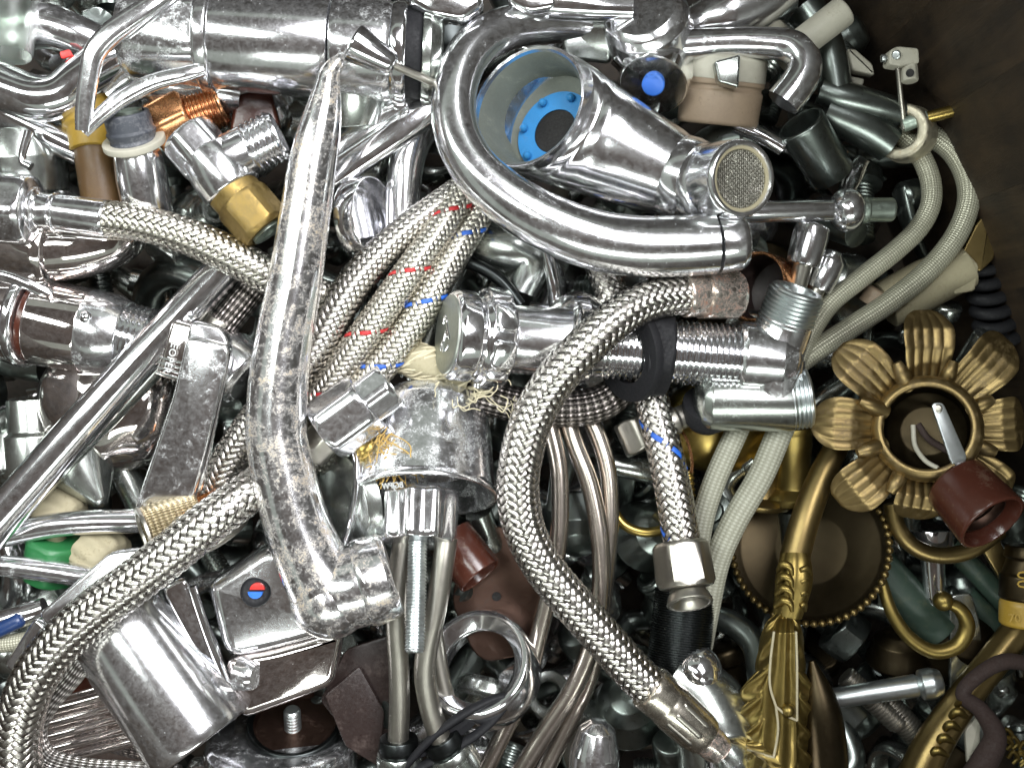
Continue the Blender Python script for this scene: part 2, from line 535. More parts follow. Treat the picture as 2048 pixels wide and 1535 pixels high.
def g_slab(out, th, bev=6, rnd=14, up=None):
    """rounded plate: outline (X,Y,h) gives its upper face, th its thickness"""
    W = [P(p) for p in out]
    n = len(W)
    pts = []
    for i in range(n):
        a, b, c = W[i - 1], W[i], W[(i + 1) % n]
        d1, d2 = a - b, c - b
        l1, l2 = np.linalg.norm(d1), np.linalg.norm(d2)
        r = min(rnd, 0.45 * l1, 0.45 * l2)
        q1, q2 = b + d1 / l1 * r, b + d2 / l2 * r
        for t in (0, 0.25, 0.5, 0.75, 1):
            pts.append((1 - t) ** 2 * q1 + 2 * t * (1 - t) * b + t * t * q2)
    pts = np.array(pts)
    c0 = pts.mean(0)
    nv = np.zeros(3)
    for i in range(len(pts)):
        nv += np.cross(pts[i - 1] - c0, pts[i] - c0)
    nv = nrm(nv)
    if nv[2] < 0:
        nv = -nv
    ed = np.roll(pts, -1, 0) - np.roll(pts, 1, 0)
    inn = np.cross(nv, ed)
    inn /= np.linalg.norm(inn, axis=1)[:, None] + 1e-9
    sg = np.sign(np.sum((c0 - pts) * inn))
    inn *= sg
    rings = [pts - nv * th + inn * bev * 0.6, pts - nv * (th - bev * 0.6)]
    for t in (0, 0.34, 0.67, 1.0):
        al = t * math.pi / 2
        rings.append(pts - nv * bev * (1 - math.sin(al)) + inn * bev * (1 - math.cos(al)))
    V = np.array(rings)
    m = len(pts)
    q = gridquads(len(rings), m)
    return V.reshape(-1, 3), q, [list(range(m))[::-1], list(range((len(rings) - 1) * m, len(rings) * m))], np.zeros((len(rings) * m, 2))


def g_ball(c, r, flat=(1, 1, 1), seg=24):
    cc = P(c)
    rr = r * S(c[2])
    ph = np.linspace(0.001, math.pi - 0.001, seg // 2 + 1)
    th = np.linspace(0, 2 * math.pi, seg, endpoint=False)
    V = np.stack((np.sin(ph)[:, None] * np.cos(th) * flat[0], np.sin(ph)[:, None] * np.sin(th) * flat[1],
                  np.cos(ph)[:, None] * np.ones(seg) * flat[2]), -1) * rr + cc
    return V.reshape(-1, 3), gridquads(len(ph), seg), [], np.zeros((len(ph) * seg, 2))


class T:
    """one thing: an Empty (or one mesh) with its parts"""
    def __init__(s, name, label, cat, group=None, kind=None):
        s.name, s.label, s.cat, s.group, s.kind, s.parts = name, label, cat, group, kind, []

    def add(s, pname, mat, geo, parent=None, label=None, sharp=38, wob=0.0, kind=None):
        V, q, n, u = geo
        if wob:
            V = V + np.array([mnoise.noise_vector(Vector(v / 60.0 + 13.7)) for v in V]) * wob
        s.parts.append([pname, M[mat] if isinstance(mat, str) else mat, V, q, n, u, parent, label, sharp, kind])
        return len(s.parts) - 1

    def tube(s, pname, mat, pts, r, parent=None, label=None, wob=0.0, **k):
        return s.add(pname, mat, g_tube(pts, r, **k), parent, label, wob=wob)

    def rev(s, pname, mat, A, B, prof, parent=None, label=None, sharp=38, wob=0.0, **k):
        return s.add(pname, mat, g_rev(A, B, prof, **k), parent, label, sharp, wob)

    def slab(s, pname, mat, out, th, bev=6, rnd=14, parent=None, label=None, wob=0.0):
        return s.add(pname, mat, g_slab(out, th, bev, rnd), parent, label, wob=wob)

    def ball(s, pname, mat, c, r, flat=(1, 1, 1), parent=None):
        return s.add(pname, mat, g_ball(c, r, flat), parent)

    def text(s, mat, txt, o, xd, nd, size, parent=None, depth=1.2, mirror=False, name='lettering'):
        cu = bpy.data.curves.new('lettering', 'FONT')
        cu.body = txt
        cu.size = 1.0
        cu.extrude = 0.5
        cu.resolution_u = 2
        ob = bpy.data.objects.new('lettering', cu)
        COL.objects.link(ob)
        dg = bpy.context.evaluated_depsgraph_get()
        me = bpy.data.meshes.new_from_object(ob.evaluated_get(dg))
        co = np.zeros(len(me.vertices) * 3, np.float32)
        me.vertices.foreach_get('co', co)
        co = co.reshape(-1, 3).astype(float)
        faces = [list(p.vertices) for p in me.polygons]
        bpy.data.objects.remove(ob)
        bpy.data.curves.remove(cu)
        bpy.data.meshes.remove(me)
        n_ = nrm((nd[0], -nd[1], nd[2]))
        x_ = np.array((xd[0], -xd[1], xd[2]), float)
        x_ = nrm(x_ - np.dot(x_, n_) * n_)
        y_ = np.cross(n_, x_)
        if mirror:
            co[:, 0] = co[:, 0].max() - co[:, 0]
            faces = [f[::-1] for f in faces]
        V = P(o) + co[:, :1] * size * x_ + co[:, 1:2] * size * y_ + co[:, 2:3] * depth * 2 * n_
        s.parts.append([name, M[mat], V, np.zeros((0, 4), int), faces, None, parent, None, None, None])

    def done(s):
        allV = np.vstack([p[2] for p in s.parts])
        lo, hi = allV.min(0), allV.max(0)
        org = np.array(((lo[0] + hi[0]) / 2, (lo[1] + hi[1]) / 2, lo[2]))
        single = len(s.parts) == 1

        def setp(o):
            o['label'] = s.label
            o['category'] = s.cat
            if s.group:
                o['group'] = s.group
            if s.kind:
                o['kind'] = s.kind
        objs = []
        if not single:
            root = bpy.data.objects.new(s.name, None)
            root.empty_display_size = 0.005
            root.location = org * U
            COL.objects.link(root)
            setp(root)
        for pn, mat, V, q, n, u, par, lab, sh, kind in s.parts:
            me = mesh(s.name if single else pn, (V - org) * U, q, n, u, mat, sh)
            o = bpy.data.objects.new(s.name if single else pn, me)
            COL.objects.link(o)
            if single:
                o.location = org * U
                setp(o)
                root = o
            else:
                o.parent = objs[par] if par is not None else root
                if lab:
                    o['label'] = lab
                if kind:
                    o['kind'] = kind
            objs.append(o)
        s.root = root
        return root


def braid(t, pts, r, N, mat, tan=1.25, sub=10, amp=None, tracer=None, corer=None, wf=0.86, core='core'):
    W = np.array([P(p) for p in pts])
    rr = np.broadcast_to(np.asarray(r, float), (len(pts),)) * np.array([S(p[2]) for p in pts])
    C = catmull(np.column_stack((W, rr)), 14)
    L = np.concatenate(([0], np.cumsum(np.linalg.norm(np.diff(C[:, :3], axis=0), axis=1))))
    r0 = float(np.mean(rr))
    amp = amp or r0 * 0.054
    k = tan / r0
    ds = math.pi / (k * N) / 3.0
    s_ = np.arange(0, L[-1], ds)
    Cs = np.column_stack([np.interp(s_, L, C[:, i]) for i in range(4)])
    Tn, Nn, Bn = frames(Cs[:, :3])
    c = t.add('core', core, loft(Cs[::3, :3], Cs[::3, 3] - amp * 1.9, Cs[::3, 3] - amp * 1.9, 20))
    wd = 2 * math.pi * r0 / N * math.cos(math.atan(tan)) * wf
    p = k * s_ * N / math.pi
    n0 = np.floor(p).astype(int)
    fr_ = p - n0
    fr_ = np.clip((fr_ - 0.5) * 1.6 + 0.5, 0, 1)
    sm = fr_ * fr_ * (3 - 2 * fr_)
    us = np.linspace(-1, 1, 4)
    for sgn in (1, -1):
        for i in range(N):
            if sgn > 0:
                f = lambda n: np.where((2 * i + n) % 4 < 2, 1.0, -1.0)
            else:
                f = lambda n: np.where((2 * i - n) % 4 >= 2, 1.0, -1.0)
            h = f(n0) * (1 - sm) + f(n0 + 1) * sm
            th = 2 * math.pi * i / N + sgn * k * s_
            rad = np.cos(th)[:, None] * Bn + np.sin(th)[:, None] * Nn
            jit = 0.25 * np.sin(s_ / 37.0 + i * 2.1 + sgn)
            Q = Cs[:, :3] + rad * (Cs[:, 3] + amp * h + amp * 0.3 * jit)[:, None]
            tg = np.gradient(Q, axis=0)
            tg /= np.linalg.norm(tg, axis=1)[:, None] + 1e-9
            side = np.cross(tg, rad)
            V = Q[:, None, :] + side[:, None, :] * (us * wd / 2)[None, :, None] + rad[:, None, :] * ((1 - us ** 2) * wd * 0.09 - abs(us) * amp * 0.5)[None, :, None]
            uv = np.stack((np.broadcast_to((us + 1) / 2, (len(s_), 4)), np.broadcast_to(s_[:, None], (len(s_), 4))), -1)
            m_ = mat
            lb = None
            if tracer and sgn == tracer[2] and i in tracer[1]:
                m_ = tracer[0]
                lb = 'blue tracer strand' if m_ == 'sblue' else 'red tracer strand'
            t.add('strand', m_, (V.reshape(-1, 3), gridquads(len(s_), 4, False), [], uv.reshape(-1, 2)), None, lb, 80)

# ================================================================== bin and ceiling
def boxmesh(lo, hi):
    x0, y0, z0 = lo
    x1, y1, z1 = hi
    V = np.array([(x0, y0, z0), (x1, y0, z0), (x1, y1, z0), (x0, y1, z0), (x0, y0, z1), (x1, y0, z1), (x1, y1, z1), (x0, y1, z1)], float)
    q = np.array([(0, 3, 2, 1), (4, 5, 6, 7), (0, 1, 5, 4), (1, 2, 6, 5), (2, 3, 7, 6), (3, 0, 4, 7)])
    return V, q, [], np.zeros((8, 2))


FLOOR = -640
t = T('wooden_bin', 'dark brown wooden bin wall rising behind the pile at the upper right', 'bin')
V, q, n, u = boxmesh((-1700, -1400, FLOOR - 30), (1600, 1400, FLOOR))
t.add('bin_floor', 'wood', (V, q, n, u))
# right wall: vertical boards, turned so its foot runs down and to the right in the picture
a, b = np.array((690 * 1.13, 1400.0)), np.array((1130 * 1.16, -1400.0))
a = np.array((530.0, 1500.0))
b = np.array((1580.0, -1100.0))
dr = (b - a) / np.linalg.norm(b - a)
nw = np.array((-dr[1], dr[0]))
if nw[0] < 0:
    nw = -nw
Lw = np.linalg.norm(b - a)
nb = 14
for i in range(nb):
    s0, s1 = Lw * i / nb + 0.12, Lw * (i + 1) / nb - 0.12
    of = random.uniform(0, 0.5)
    p0, p1 = a + dr * s0 + nw * of, a + dr * s1 + nw * of
    V = np.array([[*p, z] for z in (FLOOR, 1750) for p in (p0, p1, p1 + nw * 34, p0 + nw * 34)], float)
    t.add('board', 'wood', (V, np.array([(0, 3, 2, 1), (4, 5, 6, 7), (0, 1, 5, 4), (1, 2, 6, 5), (2, 3, 7, 6), (3, 0, 4, 7)]), [], np.zeros((8, 2))), sharp=20)
for (xa, ya), (xb, yb) in (((-1640, -1400), (-1640, 1500)), ((-1640, 1460), (620, 1460)), ((-1640, -1240), (1560, -1240))):
    pa, pb = np.array((xa, ya), float), np.array((xb, yb), float)
    dd = (pb - pa) / np.linalg.norm(pb - pa)
    Lb = np.linalg.norm(pb - pa)
    sd = np.array((-dd[1], dd[0])) * 30
    for i in range(12):
        q0, q1 = pa + dd * (Lb * i / 12 + 1), pa + dd * (Lb * (i + 1) / 12 - 1)
        V = np.array([[*p, z] for z in (FLOOR, 760) for p in (q0, q1, q1 + sd, q0 + sd)], float)
        t.add('board', 'wood', (V, np.array([(0, 3, 2, 1), (4, 5, 6, 7), (0, 1, 5, 4), (1, 2, 6, 5), (2, 3, 7, 6), (3, 0, 4, 7)]), [], np.zeros((8, 2))), sharp=20)
p0, p1 = a + nw * 37, b + nw * 37
V = np.array([[*p, z] for z in (FLOOR, 1740) for p in (p0, p1, p1 + nw * 20, p0 + nw * 20)], float)
t.add('backing_board', 'wood', (V, np.array([(0, 3, 2, 1), (4, 5, 6, 7), (0, 1, 5, 4), (1, 2, 6, 5), (2, 3, 7, 6), (3, 0, 4, 7)]), [], np.zeros((8, 2))), sharp=20)
t.done()

parts = []
for i in range(26):
    y0 = -8200 + i * 640
    parts.append(boxmesh((-9000, y0, 9000 + (i % 3) * 18), (9000, y0 + 610, 9100 + (i % 3) * 18)))
cl = T('ceiling', 'varnished plank ceiling high above the bin', 'ceiling', kind='structure')
cl.add('ceiling', 'plank', merge(parts), sharp=20)
cl.done()

# ================================================================== 1 long limescaled swivel spout
t = T('swivel_spout', 'long limescaled chrome swivel spout with pinched tip, running down the left centre', 'tap spout')
sp = [(682, 110, 150, 6), (677, 122, 148, 14), (666, 138, 145, 19), (657, 158, 141, 23), (651, 200, 135, 32), (640, 256, 128, 42), (626, 326, 122, 48), (614, 405, 118, 50), (601, 490, 115, 52),
      (588, 575, 112, 54), (574, 645, 109, 56), (562, 722, 107, 58), (555, 790, 105, 60), (553, 868, 104, 61), (569, 955, 101, 63), (596, 1055, 96, 66),
      (626, 1126, 91, 70), (651, 1172, 88, 76)]
t.tube('spout', 'limer', [p[:3] for p in sp], [p[3] for p in sp], seg=44, wob=0.3)
t.ball('elbow', 'limer', (662, 1194, 84), 83)
t.rev('outlet', 'limer', (640, 1194, 86), (738, 1162, 80), [(0.2, 70), (0.3, 80), (0.8, 84), (0.99, 82), (1, 60)])
t.rev('collar', 'limer', (722, 1167, 81), (786, 1146, 74), [(0, 60), (0.0, 86), (0.2, 90), (0.85, 86), (1.0, 78), (1.0, 60), (0.4, 56)], wob=0.5, label='rust stained outlet collar')
t.done()

# ================================================================== 2 J-shaped chrome spout
t = T('curved_spout', 'polished chrome J-shaped spout curling in front of the open mixer body', 'tap spout')
sp = [(1190, 48, -70, 40), (1110, 44, -40, 42), (1030, 52, -5, 43), (965, 80, 30, 44), (925, 130, 58, 44), (907, 200, 82, 45), (915, 270, 100, 46),
      (948, 335, 114, 49), (1005, 390, 122, 53), (1085, 440, 126, 57), (1180, 477, 126, 60), (1270, 492, 122, 61), (1360, 492, 118, 61), (1428, 487, 114, 61)]
t.tube('spout', 'chrome', [p[:3] for p in sp], [p[3] for p in sp], seg=48, sub=12)
t.rev('end_cap', 'chrome', (1433, 487, 113), (1493, 480, 108), [(0, 30), (0.0, 60), (0.72, 59), (0.9, 53), (1.0, 38), (1.0, 2)], label='swivel end cap')
t.done()

# ================================================================== 3 open mixer body with blue cartridge
t = T('mixer_tap', 'open chrome mixer body with a blue ring inside and a mesh aerator at its tip', 'tap body')
ax = nrm(P((1400, 372, 70)) - P((1058, 212, 20)))


def ring(cx, cy, h, nv, a, b, seg=56, roll=0.0):
    c = P((cx, cy, h))
    nv = nrm((nv[0], -nv[1], nv[2]))
    up = np.array((0.46, 0.89, 0.0))
    e1 = nrm(up - np.dot(up, nv) * nv)
    e2 = np.cross(nv, e1)
    th = np.linspace(0, 2 * math.pi, seg, endpoint=False)
    return c + np.cos(th)[:, None] * e1 * a + np.sin(th)[:, None] * e2 * b


def rings_geo(rs, cap=(False, False)):
    n, m = len(rs), len(rs[0])
    V = np.array(rs)
    uv = np.zeros((n * m, 2))
    ng = []
    if cap[0]:
        ng.append(list(range(m))[::-1])
    if cap[1]:
        ng.append(list(range((n - 1) * m, n * m)))
    return V.reshape(-1, 3), gridquads(n, m), ng, uv


op = (-0.46, -0.22, 0.86)     # mouth looks up and to the left
keys = [(1053, 212, 62, op, 127, 120), (1056, 214, 52, op, 130, 123), (1078, 224, 22, (-0.52, -0.25, 0.80), 130, 120), (1120, 245, 0, (-0.70, -0.34, 0.55), 126, 116), (1180, 275, -2, (-0.85, -0.40, 0.25), 115, 106),
        (1260, 312, 8, (-0.90, -0.42, 0.02), 101, 96), (1330, 343, 20, (-0.90, -0.42, -0.08), 88, 86), (1372, 362, 30, (-0.88, -0.40, -0.20), 78, 78)]
KK = []
for i in range(len(keys) - 1):
    for k in range(6):
        f = k / 6
        A_, B_ = keys[i], keys[i + 1]
        KK.append([A_[j] * (1 - f) + B_[j] * f if j != 3 else tuple(A_[3][m] * (1 - f) + B_[3][m] * f for m in range(3)) for j in range(6)])
KK.append(list(keys[-1]))
inner = [(1106, 244, -36, op, 101, 97), (1098, 239, -24, op, 103, 99), (1068, 221, 30, op, 108, 102), (1057, 214, 50, op, 117, 110), (1054, 212.5, 60, op, 121, 114)]
body = t.add('body', 'chrome', rings_geo([ring(*k) for k in [inner[3], inner[4]] + KK], (False, True)))
t.add('bore', 'dullgrey', rings_geo([ring(*k) for k in inner[:4]], (True, False)), body, label='dull inner wall')
cart = [(1112, 264, -30, op, 88, 85), (1110, 262, -22, op, 86, 83), (1110, 262, -22, op, 47, 46), (1112, 264, -32, op, 46, 45)]
c_ = t.add('cartridge_ring', 'bluep', rings_geo([ring(*k) for k in cart]), label='blue plastic cartridge ring')
for k in range(7):
    an = k / 7 * 2 * math.pi
    e = ring(1108, 261, -16, op, 74, 72, 70)[int(k * 10)]
    V, q, n, u = g_ball((1024, 767.5, 0), 9, (1, 1, 1.2), 10)
    t.add('lug', 'bluep', (V + e, q, n, u), c_)
t.add('ring_hole_shade', 'void', rings_geo([ring(1111, 262.6, -27, op, 48, 47), ring(1110.6, 262.3, -25, op, 46, 45)], (True, True)))  # near-black disc paints the shade in the ring's hole
t.rev('collar', 'chrome', (1340, 346, 22), (1400, 372, 52), [(0.1, 60), (0.1, 84), (0.5, 87), (0.9, 84), (0.9, 62)])
t.rev('collar', 'chrome', (1388, 366, 46), (1428, 371, 84), [(0.05, 60), (0.05, 79), (0.5, 82), (1.0, 79), (1.0, 60)])
aer = t.rev('aerator', 'chrome', (1412, 366, 62), (1487, 357, 176), [(0, 50), (0, 76), (0.55, 79), (0.93, 77), (1.0, 72), (1.0, 65), (0.93, 62), (0.90, 60)], label='knurled aerator with limescaled rim')
t.rev('rim', 'cream', (1412, 366, 62), (1487, 357, 176), [(0.90, 57), (0.955, 57), (0.965, 64), (0.90, 65)], parent=aer, label='limescaled inner rim')
axn = nrm(P((1487, 357, 176)) - P((1412, 366, 62)))
e1 = nrm(np.cross(axn, (0, 1, 0.2)))
e2 = np.cross(axn, e1)
c0 = P((1412, 366, 62)) * 0.075 + P((1487, 357, 176)) * 0.925
wv = []
ng = 25
for d_ in range(2):
    ea, eb = (e1, e2) if d_ == 0 else (e2, e1)
    for i in range(-ng // 2 + 1, ng // 2 + 1):
        o = i * 4.6
        hl = math.sqrt(max(0, 58 ** 2 - o * o))
        if hl < 4:
            continue
        ss = np.linspace(-hl, hl, max(4, int(hl / 1.8)))
        ht = 0.8 * np.cos(ss / 4.6 * math.pi + i * math.pi + d_ * math.pi)
        C = c0 + ea * o + eb * ss[:, None] + axn * ht[:, None]
        wv.append(loft(C, 1.35, 1.35, 5, up=axn))
t.add('mesh_screen', 'nickel', merge(wv), aer, kind='stuff')
t.add('screen_backing', 'void', g_rev((1412, 366, 62), (1487, 357, 176), [(0.86, 2), (0.86, 62), (0.885, 62), (0.885, 2)], fil=0), aer)
t.done()

# ================================================================== 4 angle valve lying across the middle
t = T('angle_valve', 'chrome angle valve with round knob, threaded shank and two outlets lying across the centre', 'valve')
A_, B_ = (897, 668, 14), (1590, 722, 6)


def av(f, dy=0, dh=0):
    return (A_[0] + (B_[0] - A_[0]) * f, A_[1] + (B_[1] - A_[1]) * f + dy, A_[2] + (B_[2] - A_[2]) * f + dh)


# knob turned a little to the viewer's left so that its face shows
ka, kb = (893, 668, 46), (1008, 680, 4)
kn = t.rev('knob', 'clean', ka, kb, [(0, 2), (0.01, 60), (0.03, 83), (0.10, 90), (0.38, 92), (0.46, 86), (0.50, 86), (0.56, 93), (0.9, 93), (1.0, 88), (1.0, 40)], seg=64, lobes=None)
d_ = nrm(P(kb) - P(ka))
e1 = nrm(np.array((0, 0, 1.0)) - d_[2] * d_)
e2 = np.cross(d_, e1)
for k in range(8):
    an = k * math.pi / 4 + 0.35
    c = P(ka) + d_ * 92 + (e1 * math.cos(an) + e2 * math.sin(an)) * 90
    rr = e1 * math.cos(an) + e2 * math.sin(an)
    tt = np.cross(d_, rr)
    th = np.linspace(0, 2 * math.pi, 28, endpoint=False)
    sq = lambda x: np.sign(x) * np.abs(x) ** 0.45
    rgs = []
    for hh, sc_ in ((-4, 1.0), (5, 1.0), (8.5, 0.93), (10, 0.82)):
        rgs.append(c + rr * hh + d_ * (sq(np.cos(th)) * 24 * sc_)[:, None] + tt * (sq(np.sin(th)) * 29 * sc_)[:, None])
    t.add('grip_pad', 'clean' if k != 6 else 'chrome', rings_geo(rgs, (False, True)), kn)
t.rev('face', 'satin', ka, kb, [(-0.012, 1), (-0.012, 74), (0.0, 79), (0.03, 79)], parent=kn, label='scratched grey face')
# embossed marks on the knob face
for pl in ([(0, 26), (16, 6), (30, -10)], [(-18, 20), (-10, 34), (4, 24)], [(-6, -12), (4, 6), (10, -8), (16, 8)], [(-22, -30), (-14, -14), (-4, -34)], [(10, -30), (24, -22)]):
    C = np.array([P(ka) - d_ * 2.4 + e1 * (x_ * 1.05) + e2 * (-y_ * 1.05) for x_, y_ in pl])
    t.add('emblem', 'clean', loft(catmull(C, 5), 2.2, 2.2, 8, up=d_), kn)
t.rev('barrel', 'chrome', av(0.13), av(0.40), [(0, 30), (0, 68), (0.85, 70), (1, 66), (1, 30)])
t.rev('flange', 'clean', av(0.35), av(0.46), [(0, 30), (0.0, 72), (0.12, 84), (0.2, 84), (0.28, 74), (0.55, 72), (0.62, 64), (1, 62), (1, 20)])
t.rev('shank', 'clean', av(0.44), av(0.85), [(0, 20)] + thr(0.0, 0.97, 24, 65, 7) + [(1.0, 62), (1.0, 20)], fil=0, seg=56)
t.rev('washer', 'rubber', (1250, 706, 32), (1264, 704, 23), [(0, 62), (0, 98), (1, 100), (1, 62), (0, 62)], label='black rubber washer', seg=56)
t.rev('lock_nut', 'rubber', (1287, 698, 10), (1338, 702, 9), [(0, 62), (0.0, 92), (0.1, 94), (0.9, 90), (1.0, 84), (1.0, 62)], hexa=84, twist=0.4, label='black plastic lock nut', seg=60)
t.rev('valve_body', 'lime', (1468, 712, 6), (1600, 722, 4), [(0, 40), (0.02, 64), (0.1, 70), (0.65, 72), (0.86, 60), (0.98, 34), (1.0, 3)], wob=1.0)
t.tube('branch', 'lime', [(1538, 722, 6), (1560, 672, 12), (1574, 640, 20)], [62, 58, 55])
t.rev('outlet', 'zinc', (1566, 655, 16), (1596, 578, 44), [(0, 30)] + thr(0.0, 0.94, 9, 56, 5) + [(0.97, 51), (1.0, 48), (1.0, 37), (0.9, 34), (0.2, 32), (0.2, 2)], fil=0, seg=52, label='open threaded upper outlet')
t.rev('lower_body', 'dark', (1388, 800, -12), (1596, 800, -8), [(0, 2), (0.01, 28), (0.06, 50), (0.14, 60), (0.9, 62), (1, 58), (1, 3)], wob=0.8)
t.rev('lower_outlet', 'zinc', (1578, 798, -8), (1624, 792, -2), [(0, 30)] + thr(0, 0.86, 5, 63, 4.5) + [(0.9, 57), (0.99, 44), (1.0, 3)], fil=0, seg=52, label='threaded lower outlet')
t.tube('neck', 'lime', [(1545, 720, 4), (1545, 770, -4), (1545, 800, -8)], [64, 62, 58])
t.rev('plug', 'rubber', (1418, 806, -20), (1408, 846, -60), [(0, 10), (0, 52), (0.6, 50), (1.0, 34), (1.0, 2)])
t.done()

# ================================================================== 5 braided hose across the middle
t = T('braided_hose', 'large steel braided hose sweeping in a big bow across the centre with a rusty nut', 'hose')
pts = [(1395, 588, 62), (1340, 592, 78), (1285, 606, 98), (1228, 641, 116), (1163, 700, 122), (1105, 766, 112), (1063, 840, 98), (1041, 920, 88), (1036, 990, 80), (1052, 1068, 74), (1092, 1140, 68),
       (1150, 1210, 62), (1210, 1278, 56), (1268, 1343, 50), (1322, 1394, 46)]
braid(t, pts, [36, 37, 38, 39, 40, 40, 41, 41, 41, 40, 39, 39, 39, 39, 39], 12, 'wires', tan=1.2)
t.rev('ferrule', 'rusty', (1366, 590, 68), (1420, 586, 48), [(0, 36), (0.0, 44), (0.1, 45), (0.95, 43), (1, 36)], label='rusted crimp ferrule')
t.rev('nut', 'rusty', (1404, 588, 54), (1474, 590, 20), [(0, 20), (0, 50), (0.1, 54), (0.8, 54), (0.95, 48), (1.0, 30), (1, 2)], hexa=47, label='rust eaten hex nut')
f_ = t.rev('ferrule', 'ferr', (1297, 1371, 50), (1413, 1476, 34), [(0, 38), (0.0, 47), (0.06, 48), (0.3, 45), (0.36, 47), (0.86, 44), (0.97, 40), (1.0, 28)], label='crimped ferrule with rust at its mouth')
d_ = nrm(P((1413, 1476, 34)) - P((1297, 1371, 50)))
e1 = nrm(np.array((0, 0, 1.0)) - d_[2] * d_)
e2 = np.cross(d_, e1)
for k in range(10):
    an = k * math.pi / 5
    rr = e1 * math.cos(an) + e2 * math.sin(an)
    C = np.array([P((1297, 1371, 50)) + d_ * s_ + rr * (44.5 - 0.03 * (s_ - 60)) for s_ in (62, 75, 95, 115, 132)])
    t.add('crimp', 'nickel', loft(catmull(C, 3), [2] + [6.5] * 11 + [2], [1] + [3] * 11 + [1], 10, up=rr), f_)
t.rev('neck', 'rusty', (1400, 1464, 36), (1442, 1503, 32), [(0, 30), (0.3, 34), (0.7, 33), (1, 30)])
t.done()
t = T('acrylic_grip', 'clear faceted acrylic knob at the bottom edge under the rusty hose end', 'tap knob')
t.rev('acrylic_knob', 'acry', (1430, 1492, 30), (1508, 1570, 10), [(0, 2), (0, 26), (0.25, 54), (0.6, 74), (1.1, 78), (1.5, 70), (1.5, 2)], hexa=66, sides=9, seg=54, sharp=12)
t.done()

# ================================================================== 6 braided hose lower left
t = T('braided_hose', 'thick shiny braided hose running down to the bottom left corner', 'hose')
pts = [(560, 935, 20), (520, 968, 60), (470, 1004, 100), (410, 1050, 118), (340, 1107, 126), (265, 1165, 128), (190, 1222, 124), (122, 1283, 116), (72, 1350, 104), (44, 1420, 92), (34, 1490, 84), (40, 1570, 80)]
braid(t, pts, [38, 39, 40, 42, 43, 43, 44, 44, 44, 44, 44, 44], 12, 'wires', tan=1.2)
t.done()
t = T('braided_hose', 'thin grey braided hose looping beside the thick hose at bottom left', 'hose')
t.tube('braided_hose', 'greybraid', [(210, 1260, 20), (150, 1345, 30), (95, 1410, 34), (72, 1465, 30), (95, 1515, 24), (170, 1536, 18), (260, 1542, 10), (360, 1550, 0)], 21, seg=24)
t.done()

# ================================================================== bundle of three hoses behind the spout
t = T('braided_hose', 'plain braided hose, leftmost of the bundle behind the long spout', 'hose')
pts = [(960, 350, -30), (890, 400, -20), (810, 462, -10), (735, 535, -2), (675, 615, 4), (625, 700, 0), (560, 780, -10), (500, 860, -20), (455, 930, -25), (425, 1000, -40)]
braid(t, pts, [25, 26, 29, 33, 36, 37, 37, 36, 35, 34], 12, 'wires', tan=1.2)
t.done()
t = T('braided_hose', 'braided hose with red tracer marks in the bundle behind the spout', 'hose')
pts = [(968, 300, -30), (935, 372, -14), (888, 448, 0), (830, 528, 10), (775, 606, 12), (715, 690, 8), (655, 775, 0), (600, 850, -14), (560, 920, -40)]
braid(t, pts, [25, 26, 28, 30, 31, 32, 32, 31, 30], 12, 'wires2', tan=1.25, tracer=('sred', (3,), -1))
t.done()
t = T('braided_hose', 'braided hose with blue tracer marks beside the red marked one', 'hose')
pts = [(1010, 320, -50), (972, 400, -36), (925, 480, -22), (877, 560, -10), (830, 640, -6), (772, 718, -8), (712, 790, -14), (655, 860, -30), (620, 930, -60)]
braid(t, pts, [27, 28, 30, 31, 32, 33, 33, 32, 31], 12, 'wires2', tan=1.25, tracer=('sblue', (5,), -1))
t.done()

# ================================================================== 7 grey hose with crimped chrome end, left
t = T('braided_hose', 'dirty grey braided hose with chrome hex nut reaching in from the left edge', 'hose')
pts = [(196, 434, 36), (260, 442, 38), (330, 458, 36), (400, 482, 30), (465, 512, 20), (530, 548, 4), (600, 580, -16), (660, 600, -34)]
braid(t, pts, [34, 34, 35, 36, 36, 36, 35, 35], 14, 'wires2', tan=1.05)
t.rev('sleeve', 'chrome', (112, 424, 34), (216, 437, 38), [(0, 20), (0.0, 36), (0.08, 37), (0.95, 37), (1, 35), (1, 25)])
t.rev('neck', 'chrome', (66, 420, 33), (116, 425, 34), [(0, 30), (0.05, 46), (0.2, 47), (0.3, 36), (0.8, 36), (0.9, 41), (1.0, 38), (1, 20)])
t.rev('nut', 'chrome', (-60, 410, 30), (72, 420, 33), [(0, 20), (0, 68), (0.08, 74), (0.85, 74), (0.95, 66), (1.0, 50), (1, 20)], hexa=66, twist=0.25)
t.done()
t = T('chrome_nut', 'large chrome nut and flange under the grey hose end at the left edge', 'pipe fitting')
t.rev('flange', 'mirror', (-40, 480, -60), (120, 500, -40), [(0, 10), (0, 60), (0.2, 78), (0.9, 84), (1.0, 76), (1.0, 20)], hexa=78, twist=0.2)
t.tube('elbow', 'mirror', [(100, 498, -44), (170, 492, -46), (235, 475, -60), (270, 440, -90)], [66, 62, 52, 40])
t.done()

